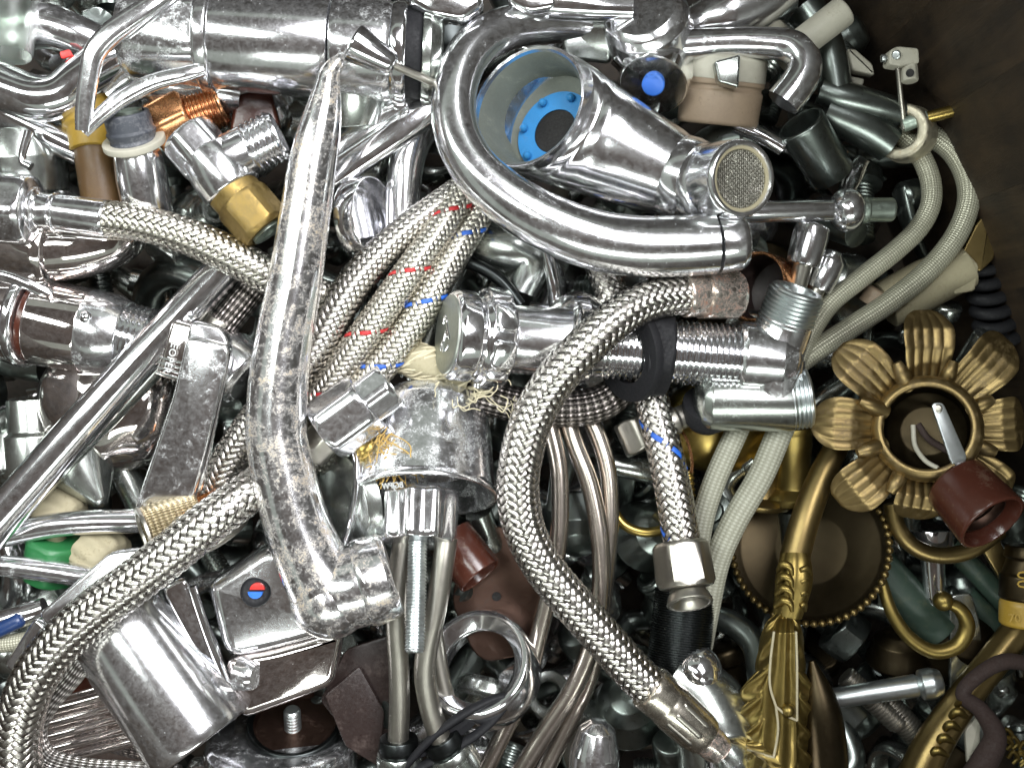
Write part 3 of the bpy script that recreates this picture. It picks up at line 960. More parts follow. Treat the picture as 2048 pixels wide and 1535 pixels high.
# ================================================================== 8 blue tracer hose, centre right
t = T('braided_hose', 'straight braided hose with blue tracer marks and hex nut hanging below the valve', 'hose')
pts = [(1178, 470, -90), (1205, 540, -76), (1238, 620, -64), (1275, 720, -54), (1300, 790, -44), (1322, 870, -30), (1340, 950, -16), (1355, 1030, -6), (1366, 1095, 0)]
braid(t, pts, [29, 30, 31, 32, 33, 34, 35, 36, 36], 12, 'wires', tan=0.95, tracer=('sblue', (2,), 1))
t.rev('nut', 'nickel', (1360, 1083, 0), (1374, 1176, 24), [(0, 20), (0.0, 50), (0.1, 58), (0.86, 60), (0.97, 54), (1.0, 46), (0.98, 40), (0.8, 36)], hexa=53, twist=0.52, label='dull hex union nut')
t.rev('tail', 'nickel', (1372, 1160, 20), (1380, 1206, 44), [(0, 20), (0, 36), (0.55, 37), (0.62, 41), (1.0, 47), (1.05, 44), (1.04, 38), (0.75, 24), (0.4, 14), (0.4, 2)], fil=1.5, label='flared brass tail')
t.done()

# ================================================================== pale hoses
for lab, pts, r in (('pale plastic braided hose, left of the two hanging under the valve', [(1500, 800, -70), (1470, 870, -64), (1430, 960, -70), (1405, 1040, -80), (1392, 1130, -95), (1380, 1240, -120)], 23),
                    ('pale plastic braided hose, right of the two hanging under the valve', [(1590, 800, -66), (1560, 862, -58), (1522, 950, -58), (1470, 1040, -66), (1435, 1120, -80), (1415, 1210, -100), (1400, 1290, -130)], 26)):
    t = T('plastic_hose', lab, 'hose', 'pale hoses under the angle valve')
    t.tube('plastic_hose', 'clothbraid', pts, r, seg=24)
    t.done()
for lab, pts, r in (('pale braided hose, inner of the two arching from the rusty ring', [(1790, 262, -150), (1830, 296, -140), (1858, 350, -130), (1862, 405, -124), (1838, 455, -118), (1790, 502, -112), (1722, 556, -106), (1664, 604, -100), (1626, 656, -94), (1596, 722, -92)], 20),
                    ('pale braided hose, outer of the two arching from the rusty ring', [(1850, 262, -160), (1902, 300, -150), (1932, 352, -140), (1936, 410, -130), (1908, 478, -124), (1852, 545, -118), (1776, 606, -112), (1706, 652, -106), (1648, 690, -100), (1592, 730, -100)], 22)):
    t = T('plastic_hose', lab, 'hose', 'pale hoses arching at the upper right')
    t.tube('plastic_hose', 'finebraid', pts, r, seg=24, sub=10)
    t.done()

# ================================================================== steel capillary tubes
for lab, pts, r in (('left of three bowed thin steel tubes inside the hose bow', [(1085, 820, -60), (1104, 870, -50), (1119, 950, -44), (1119, 1060, -44), (1106, 1150, -48), (1080, 1260, -54), (1052, 1370, -62), (1000, 1480, -70), (960, 1560, -80)], 18),
                    ('middle of three bowed thin steel tubes inside the hose bow', [(1125, 820, -76), (1150, 890, -64), (1180, 970, -54), (1199, 1070, -48), (1202, 1170, -50), (1188, 1270, -56), (1150, 1370, -62), (1095, 1455, -70), (1030, 1560, -80)], 19),
                    ('right of three bowed thin steel tubes inside the hose bow', [(1160, 810, -96), (1193, 865, -86), (1216, 945, -78), (1220, 1040, -74), (1212, 1140, -78), (1200, 1250, -84), (1180, 1350, -90), (1140, 1440, -96), (1080, 1560, -104)], 18)):
    t = T('steel_tube', lab, 'tube', 'thin steel tubes in the centre')
    t.tube('steel_tube', 'steel', pts, r, seg=22, sub=10)
    t.done()

# ================================================================== 12 basin mixer lying upside down
t = T('basin_mixer', 'upturned limescaled chrome basin tap with threaded rod and two steel tails', 'tap')
A_, B_ = (862, 790, -96), (852, 992, -8)
t.rev('bell', 'lime', A_, B_, [(0, 2), (0.0, 78), (0.03, 94), (0.08, 106), (0.16, 115), (0.4, 125), (0.75, 132), (0.93, 137), (0.97, 141), (1.0, 141), (1.0, 130), (0.9, 122), (0.7, 100), (0.7, 2)], seg=72, wob=0.4)
for i, ch_ in enumerate((('BGJPW', 0),)):
    t.text('pale', ch_[0], (766, 978, 108), (1, -0.16, 0.5), (-0.55, 0.15, 0.8), 17, mirror=True)  # pale mirrored letters stand in for a reflection on the bell
n_ = t.rev('nut', 'chrome', (840, 985, 8), (836, 1086, 44), [(0, 40), (0, 70), (0.1, 78), (0.9, 74), (1.0, 70), (1.0, 20)], lobes=(9, 0.06), seg=90)
t.rev('threaded_rod', 'zinc', (836, 1070, 46), (829, 1304, 118), [(0, 16)] + thr(0, 0.99, 34, 20, 2.6) + [(1.0, 16), (1, 1)], fil=0, seg=28, label='zinc plated threaded rod with slotted end')
t.tube('tail_pipe', 'nickel', [(806, 1080, 26), (796, 1160, 26), (792, 1240, 24), (797, 1320, 18), (799, 1400, 12), (796, 1490, 6)], 21, seg=24)
t.tube('tail_pipe', 'nickel', [(893, 1075, 38), (886, 1130, 44), (872, 1215, 46), (855, 1290, 44), (850, 1350, 40), (862, 1420, 34), (886, 1490, 28)], 22, seg=24)
t.done()
t = T('steel_tube', 'short steel tube slanting behind the right tail of the upturned tap', 'tube')
t.tube('steel_tube', 'nickel', [(868, 1260, -20), (880, 1340, -20), (898, 1420, -18), (915, 1490, -16)], 18)
t.done()
for lab, A_, B_ in (('small chrome hose nut at the foot of the left tail', (797, 1474, 0), (800, 1560, -10)), ('round chrome hose nut at the foot of the right tail', (880, 1470, 22), (925, 1545, 0))):
    t = T('hose_nut', lab, 'nut')
    t.rev('collar', 'black', A_, B_, [(0, 20), (0, 38), (0.25, 42), (0.4, 38), (0.4, 20)])
    t.rev('nut', 'dark', A_, B_, [(0.35, 20), (0.35, 44), (0.5, 48), (0.9, 48), (1, 40), (1, 2)], hexa=44 if 'left' in lab else None)
    t.done()

# ================================================================== 13 limescaled union nut with hemp
t = T('union_nut', 'limescaled chrome union elbow with two hexes beside the long spout', 'pipe fitting')
t.rev('nut', 'lime', (648, 866, 62), (738, 800, 62), [(0, 30), (0, 60), (0.12, 68), (0.85, 69), (0.97, 62), (1, 30)], hexa=61, twist=0.62, wob=0.4)
t.rev('small_hex', 'lime', (722, 812, 62), (782, 768, 58), [(0, 30), (0, 54), (0.85, 54), (1, 46), (1, 30), (0.5, 28), (0.5, 2)], hexa=47, twist=0.1)
t.rev('stub', 'nickel', (668, 852, 40), (622, 905, 20), [(0, 20), (0, 40), (0.95, 40), (1, 36), (1, 30), (0.5, 28), (0.5, 1)], hexa=36)
t.rev('brass_tail', 'brass', (705, 860, 20), (752, 910, -4), [(0, 20), (0, 34), (0.5, 34), (0.6, 38), (0.95, 38), (1, 20)])
t.done()
rnd = random.Random(5)


def tuft(name, label, cat, mat, c, n, spread, length, r=1.5, bias=(0, 0), hspread=12):
    gs = []
    for i in range(n):
        x, y, h = c[0] + rnd.gauss(0, spread[0]), c[1] + rnd.gauss(0, spread[1]), c[2] + rnd.gauss(0, hspread)
        pl = []
        an = rnd.uniform(0, 6.28)
        for k in range(6):
            pl.append((x, y, h))
            an += rnd.gauss(0, 0.9)
            x += math.cos(an) * length / 5 + bias[0]
            y += math.sin(an) * length / 5 + bias[1]
            h += rnd.gauss(0, 4)
        gs.append(g_tube(pl, r * rnd.uniform(0.7, 1.2), seg=5, sub=4))
    t = T(name, label, cat, kind='stuff')
    t.add(name, mat, merge(gs), sharp=80)
    t.done()


tuft('hemp_tuft', 'tuft of frayed yellow hemp fibre under the union nut', 'fibre', 'hemp', (775, 895, 62), 80, (16, 20), 55, 1.3, (3, 6))
tuft('fibre_wisps', 'loose pale fibre wisps on the dome of the upturned tap', 'fibre', 'straw', (965, 786, 66), 13, (50, 10), 60, 1.2, (3, 4))

t = T('fibre_rope', 'frayed pale tow rope lying behind the valve knob', 'rope')
gs = []
for i in range(130):
    a_ = rnd.uniform(0, 6.28)
    ph = rnd.uniform(0, 6.28)
    R0 = 40 * math.sqrt(rnd.uniform(0.25, 1))
    pl = []
    o0 = rnd.uniform(-0.1, 0.5)
    for k in range(8):
        f = o0 + k / 8 * 0.6
        an = a_ + f * 5 + rnd.gauss(0, 0.12)
        pl.append((742 + 240 * f + rnd.gauss(0, 2), 690 + 75 * f + math.cos(an) * R0, -34 + math.sin(an) * R0 * 0.8))
    gs.append(g_tube(pl, rnd.uniform(1.6, 3.6), seg=5, sub=3))
t.add('fibres', 'straw', merge(gs), sharp=80, kind='stuff')
t.tube('core', 'cream', [(730, 688, -36), (800, 706, -36), (870, 730, -36), (940, 752, -40)], 34, wob=3)
t.done()
t = T('braided_hose', 'dark brown braided hose lying crosswise behind the central hose', 'hose')
t.tube('braided_hose', 'darkbraid', [(880, 770, -60), (960, 790, -60), (1040, 810, -56), (1130, 818, -52), (1200, 806, -56), (1250, 770, -70)], 36, seg=28)
t.done()

# ================================================================== 14 lever handle with lettering
t = T('lettered_lever', 'flat chrome lever handle with a lettered end, standing left of the long spout', 'tap handle')
lv = t.slab('lever', 'chrome', [(372, 668, 74), (458, 690, 66), (456, 720, 66), (388, 1010, 44), (262, 1030, 40), (345, 790, 62), (362, 720, 72)], 40, 9, 26, wob=0.6)
t.slab('lever_top', 'chrome', [(386, 640, 62), (440, 652, 56), (460, 682, 52), (452, 730, 50), (372, 714, 60), (374, 662, 62)], 60, 8, 16)
t.slab('lettered_head', 'mirror', [(344, 640, 44), (394, 652, 50), (362, 766, 46), (309, 748, 38)], 60, 7, 10, label='end face with raised lettering')
t.text('pale', 'NEOPER', (349, 668, 50), (-0.30, 0.95, 0), (-0.1, 0, 1), 21)
for k in range(4):
    t.tube('rib', 'clean', [(312 + k * 2.5, 744 - k * 10, 43), (362 + k * 2, 757 - k * 10, 48)], 2.2, seg=8, sub=1)
t.slab('side_bar', 'clean', [(458, 700, 60), (462, 712, 58), (404, 985, 40), (392, 985, 42)], 30, 4, 6)
t.done()

# ================================================================== 15 straight pipe
t = T('chrome_pipe', 'straight chrome pipe slanting from the left edge up to the grey hose', 'pipe')
t.tube('chrome_pipe', 'clean', [(470, 520, -24), (430, 556, -20), (240, 762, 4), (60, 968, 16), (-40, 1082, 20)], [35, 36, 38, 40, 41], seg=40)
t.done()
t = T('chrome_rod', 'thinner chrome rod running under the slanting pipe', 'rod')
t.tube('chrome_rod', 'dark', [(452, 560, -60), (300, 745, -40), (160, 890, -34), (30, 1030, -30)], 22)
t.done()

# ================================================================== 16 chrome cup lower left
t = T('chrome_cylinder', 'large scuffed chrome cylinder leaning at the lower left under the braided hose', 'tap body')
t.rev('chrome_cylinder', 'chrome', (215, 1205, -30), (412, 1482, 0), [(0, 30), (0, 106), (0.1, 110), (0.94, 113), (0.99, 109), (1.0, 104), (0.99, 98), (0.5, 95), (0.5, 2)], seg=64)
t.done()
t = T('chrome_lever', 'flat chrome handle blade beside the leaning cylinder', 'tap handle')
t.slab('blade', 'clean', [(322, 1175, 30), (372, 1150, 26), (440, 1290, 0), (478, 1440, -10), (452, 1444, 0), (400, 1320, 20)], 34, 8, 18)
t.tube('rim', 'clean', [(384, 1172, 28), (420, 1280, 14), (460, 1380, 2)], 9, seg=14)
t.done()

# ================================================================== 17 mixer with red and blue marker
t = T('lever_mixer', 'tapered chrome mixer head with a red and blue marker on a black oval', 'tap body')
t.slab('face', 'chrome', [(412, 1180, 24), (420, 1166, 24), (548, 1082, 26), (640, 1170, 18), (690, 1262, 4), (540, 1304, 14), (448, 1322, 14)], 110, 24, 40)
t.slab('lower_face', 'mirror', [(446, 1320, 8), (540, 1304, 9), (688, 1262, 0), (668, 1372, -8), (600, 1400, -6), (482, 1442, 0)], 90, 16, 24)
mk_ = t.rev('marker', 'rubber', (512, 1184, 10), (511, 1181, 32), [(0, 2), (0, 30), (0.8, 30), (1, 24), (1, 1)], label='black oval marker')
th = np.linspace(0, math.pi, 13)
for nm, sg, mt_ in (('red_half', -1, 'reddot'), ('blue_half', 1, 'bluedot')):
    out = [(511 + 15 * math.cos(a) + (3 if sg < 0 else -1), 1181 + sg * (2 + 14 * math.sin(a)), 39) for a in th]
    t.add(nm, mt_, g_slab(out if sg < 0 else out[::-1], 9, 0.8, 1), mk_)
t.tube('nozzle', 'lime', [(480, 1345, 6), (500, 1350, 14), (512, 1352, 18)], [34, 30, 24], label='dirty short nozzle')
t.done()

# ================================================================== 18.. centre bottom
t = T('maroon_tube', 'short maroon plastic tube with an open end behind the steel tails', 'tube')
t.rev('maroon_tube', 'brown', (900, 1075, -60), (962, 1152, -30), [(0, 2), (0, 50), (0.98, 48), (1, 46), (0.98, 43), (0.2, 40), (0.2, 2)])
t.done()
t = T('copper_plate', 'tarnished copper sheet with a small dark hole behind the steel tubes', 'metal sheet')
t.slab('sheet', 'tarn', [(940, 1060, -120), (1080, 1040, -130), (1090, 1300, -110), (960, 1330, -110), (900, 1200, -110)], 14, 4, 40, wob=5)
t.rev('hole', 'void', (993, 1192, -116), (993, 1192, -108), [(0, 9), (1, 9), (1, 1)], fil=0)  # raised near-black disc drawn as the shade of a hole
t.done()
t = T('brown_sheet', 'dusty brown folded sheet lying below the long spout', 'metal sheet')
t.slab('brown_sheet', 'carton', [(690, 1300, -90), (800, 1260, -86), (820, 1500, -80), (720, 1500, -80), (640, 1400, -86)], 10, 3, 10, wob=4)
t.done()
t = T('brown_sheet', 'dark brown sheet tucked under the dusty folded one', 'metal sheet')
t.slab('brown_sheet', 'carton', [(650, 1390, -60), (720, 1330, -70), (770, 1420, -70), (760, 1535, -60), (690, 1490, -60)], 8, 3, 8, wob=3)
t.done()
t = T('chrome_ring', 'wide polished chrome ring lying tilted right of the steel tails', 'ring')
t.rev('chrome_ring', 'clean', (978, 1352, -84), (950, 1322, -10), [(0, 92), (0, 112), (0.5, 114), (0.9, 112), (1.0, 106), (1.0, 96), (0.85, 84), (0.75, 74), (0.6, 74), (0.35, 92), (0.0, 92)], seg=72)
t.done()
t = T('rubber_gasket', 'thin black rubber gasket standing on edge near the bottom', 'gasket')
t.tube('gasket', 'rubber', [(800, 1545, 20), (860, 1478, 40), (930, 1425, 46), (1000, 1392, 40), (1012, 1408, 36), (960, 1462, 32), (880, 1512, 26), (810, 1550, 20)], [8, 8, 9, 7, 7, 8, 8, 8], flat=1.6, seg=14)
t.slab('inner_flap', 'rubber', [(830, 1520, 24), (900, 1456, 34), (985, 1408, 36), (940, 1460, 30), (880, 1500, 26)], 5, 2, 20)
t.done()
t = T('chrome_dome', 'round chrome tap base poking up at the bottom edge', 'tap base')
t.rev('dome', 'lime', (572, 1680, -170), (560, 1472, -136), [(0, 2), (0, 148), (0.9, 150), (0.97, 146), (1.0, 134), (1.0, 2)], seg=64)
t.done()
t = T('drain_flange', 'dark rusty disc with a bolt behind the chrome base at the bottom', 'flange')
t.rev('disc', 'black', (592, 1470, -150), (590, 1438, -128), [(0, 20), (0, 92), (0.6, 96), (0.95, 95), (1, 90), (0.9, 82)], seg=56, cap=(True, False))
t.rev('inner', 'tarn', (592, 1470, -150), (590, 1438, -128), [(0.9, 82), (0.6, 78), (0.6, 2)], cap=(False, True), label='coppery worn inside')
t.rev('bolt', 'zinc', (586, 1456, -134), (584, 1418, -106), [(0, 12)] + thr(0, 0.95, 6, 17, 2) + [(1, 12), (1, 1)], fil=0)
t.done()
t = T('curved_plate', 'curved mirror chrome bowl standing edge-on between spout and upturned tap', 'bowl')
t.tube('rim', 'clean', [(690, 880, 30), (712, 910, 40), (716, 970, 40), (704, 1040, 36), (684, 1110, 30)], [6, 8, 9, 9, 7], flat=2.6, seg=16)
t.rev('bowl', 'dark', (700, 1000, -40), (660, 1010, -10), [(0, 116), (0.0, 118), (0.5, 104), (0.8, 70), (1.0, 2)], seg=48)
t.done()

# ================================================================== 20 big body at the top left
t = T('basin_tap', 'big horizontal chrome tap body with an open loop handle along the top left', 'tap body')
A_, B_ = (262, 66, 30), (872, 112, 0)
t.rev('barrel', 'chrome', (430, 78, 22), (664, 96, 12), [(0, 40), (0, 99), (1, 101), (1, 40)], seg=64, wob=1)
t.rev('collar', 'chrome', (405, 76, 23), (436, 78, 22), [(0, 40), (0, 100), (0.2, 105), (0.85, 105), (1, 101), (1, 40)], seg=64)
t.rev('neck', 'lime', (250, 64, 30), (410, 76, 23), [(0, 20), (0.0, 78), (0.12, 88), (0.8, 97), (1, 99), (1, 30)], hexa=90, twist=0.5, seg=60)
t.rev('middle', 'lime', (668, 96, 12), (786, 104, 8), [(0, 40), (0, 97), (0.1, 99), (0.9, 98), (1, 94), (1, 40)], seg=64, wob=1, label='limescaled middle section')
t.rev('end_ring', 'clean', (784, 104, 8), (815, 106, 6), [(0, 40), (0, 96), (0.3, 99), (0.8, 99), (1, 94), (1, 40)], seg=64)
t.rev('rubber_ring', 'rubber', (814, 106, 6), (846, 108, 4), [(0, 40), (0, 90), (0.8, 90), (1, 86), (1, 40)], seg=56)
t.rev('end_cap', 'dark', (844, 108, 4), (886, 111, 0), [(0, 40), (0, 92), (0.4, 92), (0.9, 80), (1, 60), (1, 2)], seg=56)
hd = t.tube('handle_bar', 'lime', [(345, -20, 112), (290, 20, 122), (225, 66, 126), (189, 108, 124), (177, 160, 118), (169, 220, 108), (166, 262, 102)], [20, 22, 23, 22, 20, 18, 15], flat=0.75, seg=22, expo=2.6, wob=0.8)
t.tube('handle_bar', 'lime', [(166, 264, 100), (200, 232, 96), (246, 196, 92), (310, 164, 92), (372, 148, 92), (408, 138, 88)], [13, 15, 17, 17, 16, 13], flat=0.8, seg=22, expo=2.6, wob=0.8)
t.rev('cone', 'clean', (704, 84, 112), (790, 134, 98), [(0, 2), (0.0, 34), (0.04, 40), (0.9, 25), (0.97, 21), (1.0, 12), (1, 2)], label='cone shaped spindle nub')
t.rev('spindle', 'nickel', (776, 126, 100), (868, 166, 60), [(0, 8), (1, 8), (1, 1)])
t.rev('outlet', 'dark', (700, 150, -30), (706, 250, -60), [(0, 80), (0.5, 76), (0.98, 62), (1.0, 50), (1, 2)], label='dull outlet underneath')
t.done()

t = T('curved_spout', 'bright chrome swan-neck spout curving in from the left edge under the loop handle', 'tap spout')
t.tube('spout', 'clean', [(-60, 150, -20), (10, 176, -14), (70, 196, -10), (120, 192, -10), (165, 160, -16), (230, 120, -30), (290, 110, -50)], [50, 48, 46, 45, 46, 50, 52], seg=36)
t.done()
t = T('chrome_pipe', 'bright pipe slanting down from the left edge under the swan-neck spout', 'pipe')
t.tube('chrome_pipe', 'clean', [(-50, 196, -60), (60, 250, -60), (160, 300, -66), (260, 350, -90)], 32, seg=30)
t.done()
t = T('plastic_cup', 'milky translucent plastic cup in the top left corner', 'cup')
t.rev('plastic_cup', 'frost', (30, -50, -20), (22, 112, 20), [(0, 58), (0.3, 50), (0.95, 41), (1.0, 38), (0.95, 34), (0.3, 40), (0, 48)], seg=48)
t.done()
t = T('basin_tap', 'chrome tap body with a red mark behind the loop handle at top left', 'tap body')
t.tube('body', 'chrome', [(30, 60, -50), (90, 52, -44), (150, 70, -44), (200, 92, -56)], [44, 46, 42, 40], seg=36, wob=2)
t.slab('red_mark', 'reddot', [(118, 104, 6), (138, 98, 6), (145, 112, 4), (122, 118, 4)], 8, 2, 4, label='small red mark')
t.done()
t = T('basin_tap', 'blotchy chrome casting below the big tap body, right of the loop handle', 'tap body')
t.tube('tap_body', 'lime', [(215, 180, -50), (270, 140, -46), (340, 178, -50), (420, 180, -56), (480, 190, -70)], [46, 52, 40, 44, 36], seg=36, wob=3)
t.done()
t = T('mixer_part', 'dull chrome casting with a bright bar at the left edge above the grey hose', 'tap body')
t.rev('body', 'dark', (40, 262, -90), (60, 400, -110), [(0, 10), (0, 70), (0.4, 84), (0.9, 78), (1, 60), (1, 2)], seg=44, wob=2)
t.tube('bar', 'clean', [(58, 262, -10), (44, 318, -14), (62, 334, -14)], [9, 8, 9], seg=12)
t.done()
t = T('plastic_pipe', 'mustard yellow plastic collar on a brown pipe behind the loop handle', 'pipe')
t.rev('collar', 'yellow', (176, 196, -60), (186, 300, -50), [(0, 20), (0, 46), (0.1, 52), (0.55, 54), (0.6, 46), (1, 44), (1, 20)], seg=44)
t.rev('pipe', 'ochre', (184, 270, -56), (215, 440, -70), [(0, 40), (1, 44), (1, 2)], seg=40)
t.done()
t = T('plug_valve', 'chrome stem topped by a grey plastic cup with a white washer', 'valve')
t.rev('cup', 'greyp', (272, 300, 10), (252, 224, 44), [(0, 10), (0, 48), (0.25, 48), (0.3, 44), (0.5, 50), (0.55, 46), (0.8, 46), (0.97, 44), (1.0, 42), (1.0, 35), (0.5, 33), (0.45, 2)], seg=48)
t.rev('cup_lining', 'patina', (262, 262, 26), (258, 246, 32), [(2.6, 31), (1, 30.5), (0.3, 30), (0.2, 1)], fil=0, cap=(False, True), label='green crusted lining')
t.rev('washer', 'white', (270, 290, 12), (266, 277, 20), [(0, 40), (0, 62), (0.9, 62), (1, 58), (1, 40)], label='white plastic washer', seg=48)
t.rev('stem', 'chrome', (300, 442, -26), (272, 296, 10), [(0, 2), (0, 48), (0.6, 50), (0.95, 46), (1, 30)], seg=44)
t.done()
t = T('copper_fitting', 'bright copper hex fitting with a fine thread behind the tee', 'pipe fitting')
t.rev('hex', 'copper', (312, 262, -50), (384, 228, -50), [(0, 10), (0, 54), (0.08, 58), (0.92, 58), (1, 50), (1, 10)], hexa=52, twist=0.2)
t.rev('thread', 'copper', (378, 232, -50), (446, 206, -52), [(0, 20)] + thr(0, 0.95, 9, 46, 4) + [(1, 40), (1, 30), (0.3, 28), (0.3, 1)], fil=0, seg=44)
t.done()
t = T('dark_block', 'dark maroon glossy block behind the copper fitting', 'cap')
t.slab('dark_cap', 'brown', [(470, 190, -50), (540, 170, -60), (560, 250, -60), (500, 280, -56), (458, 262, -50)], 60, 8, 14)
t.done()

t = T('pipe_tee', 'chrome tee with a threaded branch and a limy brass hex nipple', 'pipe fitting')
t.rev('hex_end', 'chrome', (372, 268, 20), (424, 330, 22), [(0, 10), (0, 52), (0.1, 58), (0.9, 58), (1, 50)], hexa=54, twist=0.3)
t.rev('body', 'chrome', (410, 300, 22), (470, 385, 22), [(0, 40), (0.1, 60), (0.6, 63), (0.95, 60), (1.0, 50), (1, 10)], seg=48, wob=1)
t.rev('branch', 'chrome', (438, 330, 22), (560, 268, 26), [(0, 40), (0, 52), (0.5, 50)] + thr(0.52, 0.97, 5, 52, 4) + [(1.0, 46), (1, 36), (0.6, 34), (0.6, 2)], fil=0, seg=48)
t.rev('nipple', 'limebrass', (448, 360, 24), (486, 405, 26), [(0, 30), (0, 54), (0.2, 55), (1, 52), (1, 30)], hexa=52, twist=0.1, label='limy brass hex nipple', sharp=25)
t.rev('nipple_nut', 'limebrass', (480, 398, 26), (535, 462, 24), [(0, 30), (0, 54), (0.1, 58), (0.85, 58), (1, 50), (1, 38), (0.9, 34), (0.5, 32), (0.5, 1)], hexa=53, twist=0.5, label='limy brass hex nipple', sharp=25)
t.rev('bore', 'patina', (528, 454, 24), (538, 466, 24), [(0, 33), (1, 34), (1, 14), (0, 12), (0, 1)], fil=0, label='green crust in its mouth')
t.done()

# ================================================================== left column
t = T('mixer_tap', 'wide chrome mixer body with a red seal ring, lying at the left edge', 'tap body')
t.rev('barrel', 'mirror', (-80, 612, -90), (62, 640, -80), [(0, 40), (0, 86), (0.6, 88), (0.95, 96), (1, 90), (1, 40)], seg=60)
t.rev('ring', 'clean', (48, 636, -80), (70, 640, -78), [(0, 40), (0, 94), (0.3, 98), (0.8, 97), (1, 90), (1, 40)], seg=60)
t.rev('seal', 'brown', (66, 640, -78), (84, 644, -78), [(0, 40), (0, 82), (1, 82), (1, 40)], label='dark red seal ring', seg=56)
t.rev('body', 'mirror', (80, 643, -78), (182, 662, -74), [(0, 40), (0, 84), (0.05, 88), (1, 84), (1, 40)], seg=60, wob=1)
t.rev('shoulder', 'lime', (180, 661, -74), (262, 676, -72), [(0, 40), (0, 84), (0.5, 82), (0.9, 72), (1, 60), (1, 20)], seg=60, wob=1)
t.rev('threaded_end', 'clean', (250, 674, -72), (312, 690, -70), [(0, 30)] + thr(0, 0.9, 5, 70, 6) + [(1, 58), (1, 2)], fil=0, seg=52)
t.ball('rivet', 'clean', (172, 634, 6), 13)
t.done()
t = T('tap_lever', 'slim chrome arm sloping at the left edge above the wide mixer body', 'tap arm')
t.tube('tap_arm', 'clean', [(-40, 540, -10), (30, 556, -6), (90, 585, -16), (140, 610, -40)], [16, 15, 14, 10], flat=0.8)
t.done()
t = T('yellow_stopper', 'small mustard plastic piece wedged above the wide mixer body', 'cap')
t.rev('yellow_cap', 'yellow', (60, 520, -110), (96, 590, -60), [(0, 2), (0, 30), (0.9, 34), (1, 28), (1, 2)])
t.done()
t = T('chrome_bowl', 'smooth brown-reflecting chrome bowl behind the slanting pipe at left', 'bowl')
t.add('bowl', 'mirror', g_ball((232, 800, -150), 150, (1.0, 0.95, 0.7), 56), wob=6)
t.done()
t = T('chrome_cone', 'dirty chrome funnel with a green reflection under the bowl', 'funnel')
t.rev('chrome_cone', 'dark', (150, 900, -120), (205, 1010, -70), [(0, 2), (0, 80), (0.3, 70), (0.95, 16), (1, 8), (1, 1)], seg=40, wob=2)
t.done()
t = T('chrome_tap', 'small dull chrome tap with a short lever behind the slanting pipe', 'tap')
t.rev('body', 'dark', (60, 800, -150), (66, 960, -150), [(0, 2), (0, 46), (0.4, 44), (0.45, 54), (0.95, 56), (1, 40), (1, 2)])
t.rev('cap', 'dark', (10, 870, -150), (14, 950, -140), [(0, 2), (0, 36), (0.9, 40), (1, 30), (1, 2)])
t.done()
for lab, A_, B_, m_ in (('white plastic ring fitting behind the pale pipe at lower left', (70, 1010, -100), (150, 1050, -90), 'cream'),
                        ('cream plastic cap right of the green one at lower left', (180, 1090, -100), (226, 1130, -80), 'cream')):
    t = T('plastic_stopper', lab, 'cap')
    c_ = t.rev('cap', m_, A_, B_, [(0, 2), (0, 56), (0.8, 56), (0.95, 50), (1, 40), (1, 28), (0.7, 26), (0.7, 2)], lobes=(12, 0.03), seg=96)
    t.rev('insert', 'brass', A_, B_, [(0.6, 2), (0.6, 20), (0.98, 18), (0.98, 1)])
    t.done()
t = T('green_stopper', 'bright green plastic hex cap at the lower left', 'cap')
t.rev('green_cap', 'green', (100, 1150, -100), (112, 1075, -70), [(0, 2), (0, 54), (0.1, 58), (0.9, 56), (1, 48), (1, 2)], hexa=52, twist=0.3)
t.done()
t = T('chrome_pipe', 'bent satin pipe running from the left edge towards the knurled tube', 'pipe')
t.tube('chrome_pipe', 'chrome', [(-40, 1082, -44), (60, 1058, -40), (150, 1045, -40), (260, 1042, -50), (330, 1044, -60)], [24, 25, 25, 24, 24])
t.done()
t = T('chrome_pipe', 'pale limescaled pipe stub below the bent one at the left edge', 'pipe')
t.tube('chrome_pipe', 'lime', [(5, 1130, -30), (80, 1138, -30), (170, 1152, -34), (240, 1168, -50)], [21, 23, 22, 20])
t.done()
t = T('flat_lever', 'flat chrome lever blade slanting behind the thick braided hose at lower left', 'tap handle')
t.slab('blade', 'chrome', [(222, 1102, 40), (330, 1090, 30), (300, 1190, 40), (102, 1262, 44), (74, 1228, 50)], 30, 8, 16, wob=0.8)
t.slab('tip', 'clean', [(70, 1232, 30), (104, 1264, 34), (30, 1350, 20), (4, 1330, 16)], 26, 8, 14)
t.done()
t = T('blue_tube', 'chrome tube with a blue reflection shaped as its end at the lower left edge', 'tube')
t.tube('tube', 'clean', [(-40, 1256, -20), (40, 1232, -20), (90, 1215, -24)], [24, 24, 22])
t.rev('end', 'navy', (-20, 1268, 0), (46, 1236, 2), [(0, 2), (0, 15), (0.9, 15), (1, 10), (1, 1)], label='blue reflection shaped as an end')  # dark blue piece modelled in place of a reflection on the tube
t.done()
t = T('plastic_hose', 'pale rope-like hose at the left edge below the blue ended tube', 'hose')
t.tube('plastic_hose', 'finebraid', [(-40, 1290, -20), (30, 1284, -20), (90, 1272, -26)], 18)
t.done()
t = T('knurled_tube', 'open knurled brass tube with a hex behind, left of the long spout', 'pipe fitting')
t.rev('tube', 'knurl', (400, 1030, 20), (288, 1068, 66), [(0, 20), (0, 50), (0.5, 52), (0.94, 53), (0.98, 54), (1.0, 52), (1.0, 44), (0.9, 42), (0.3, 40), (0.3, 1)], seg=56)
t.rev('rim', 'nickel', (294, 1066, 63), (287, 1068.5, 66), [(0, 54), (0, 56), (1, 56), (1.05, 52), (1.0, 44), (0.2, 42)], fil=1, seg=52)
t.done()
t = T('hex_coupling', 'dull nickel hex coupling behind the knurled tube', 'pipe fitting')
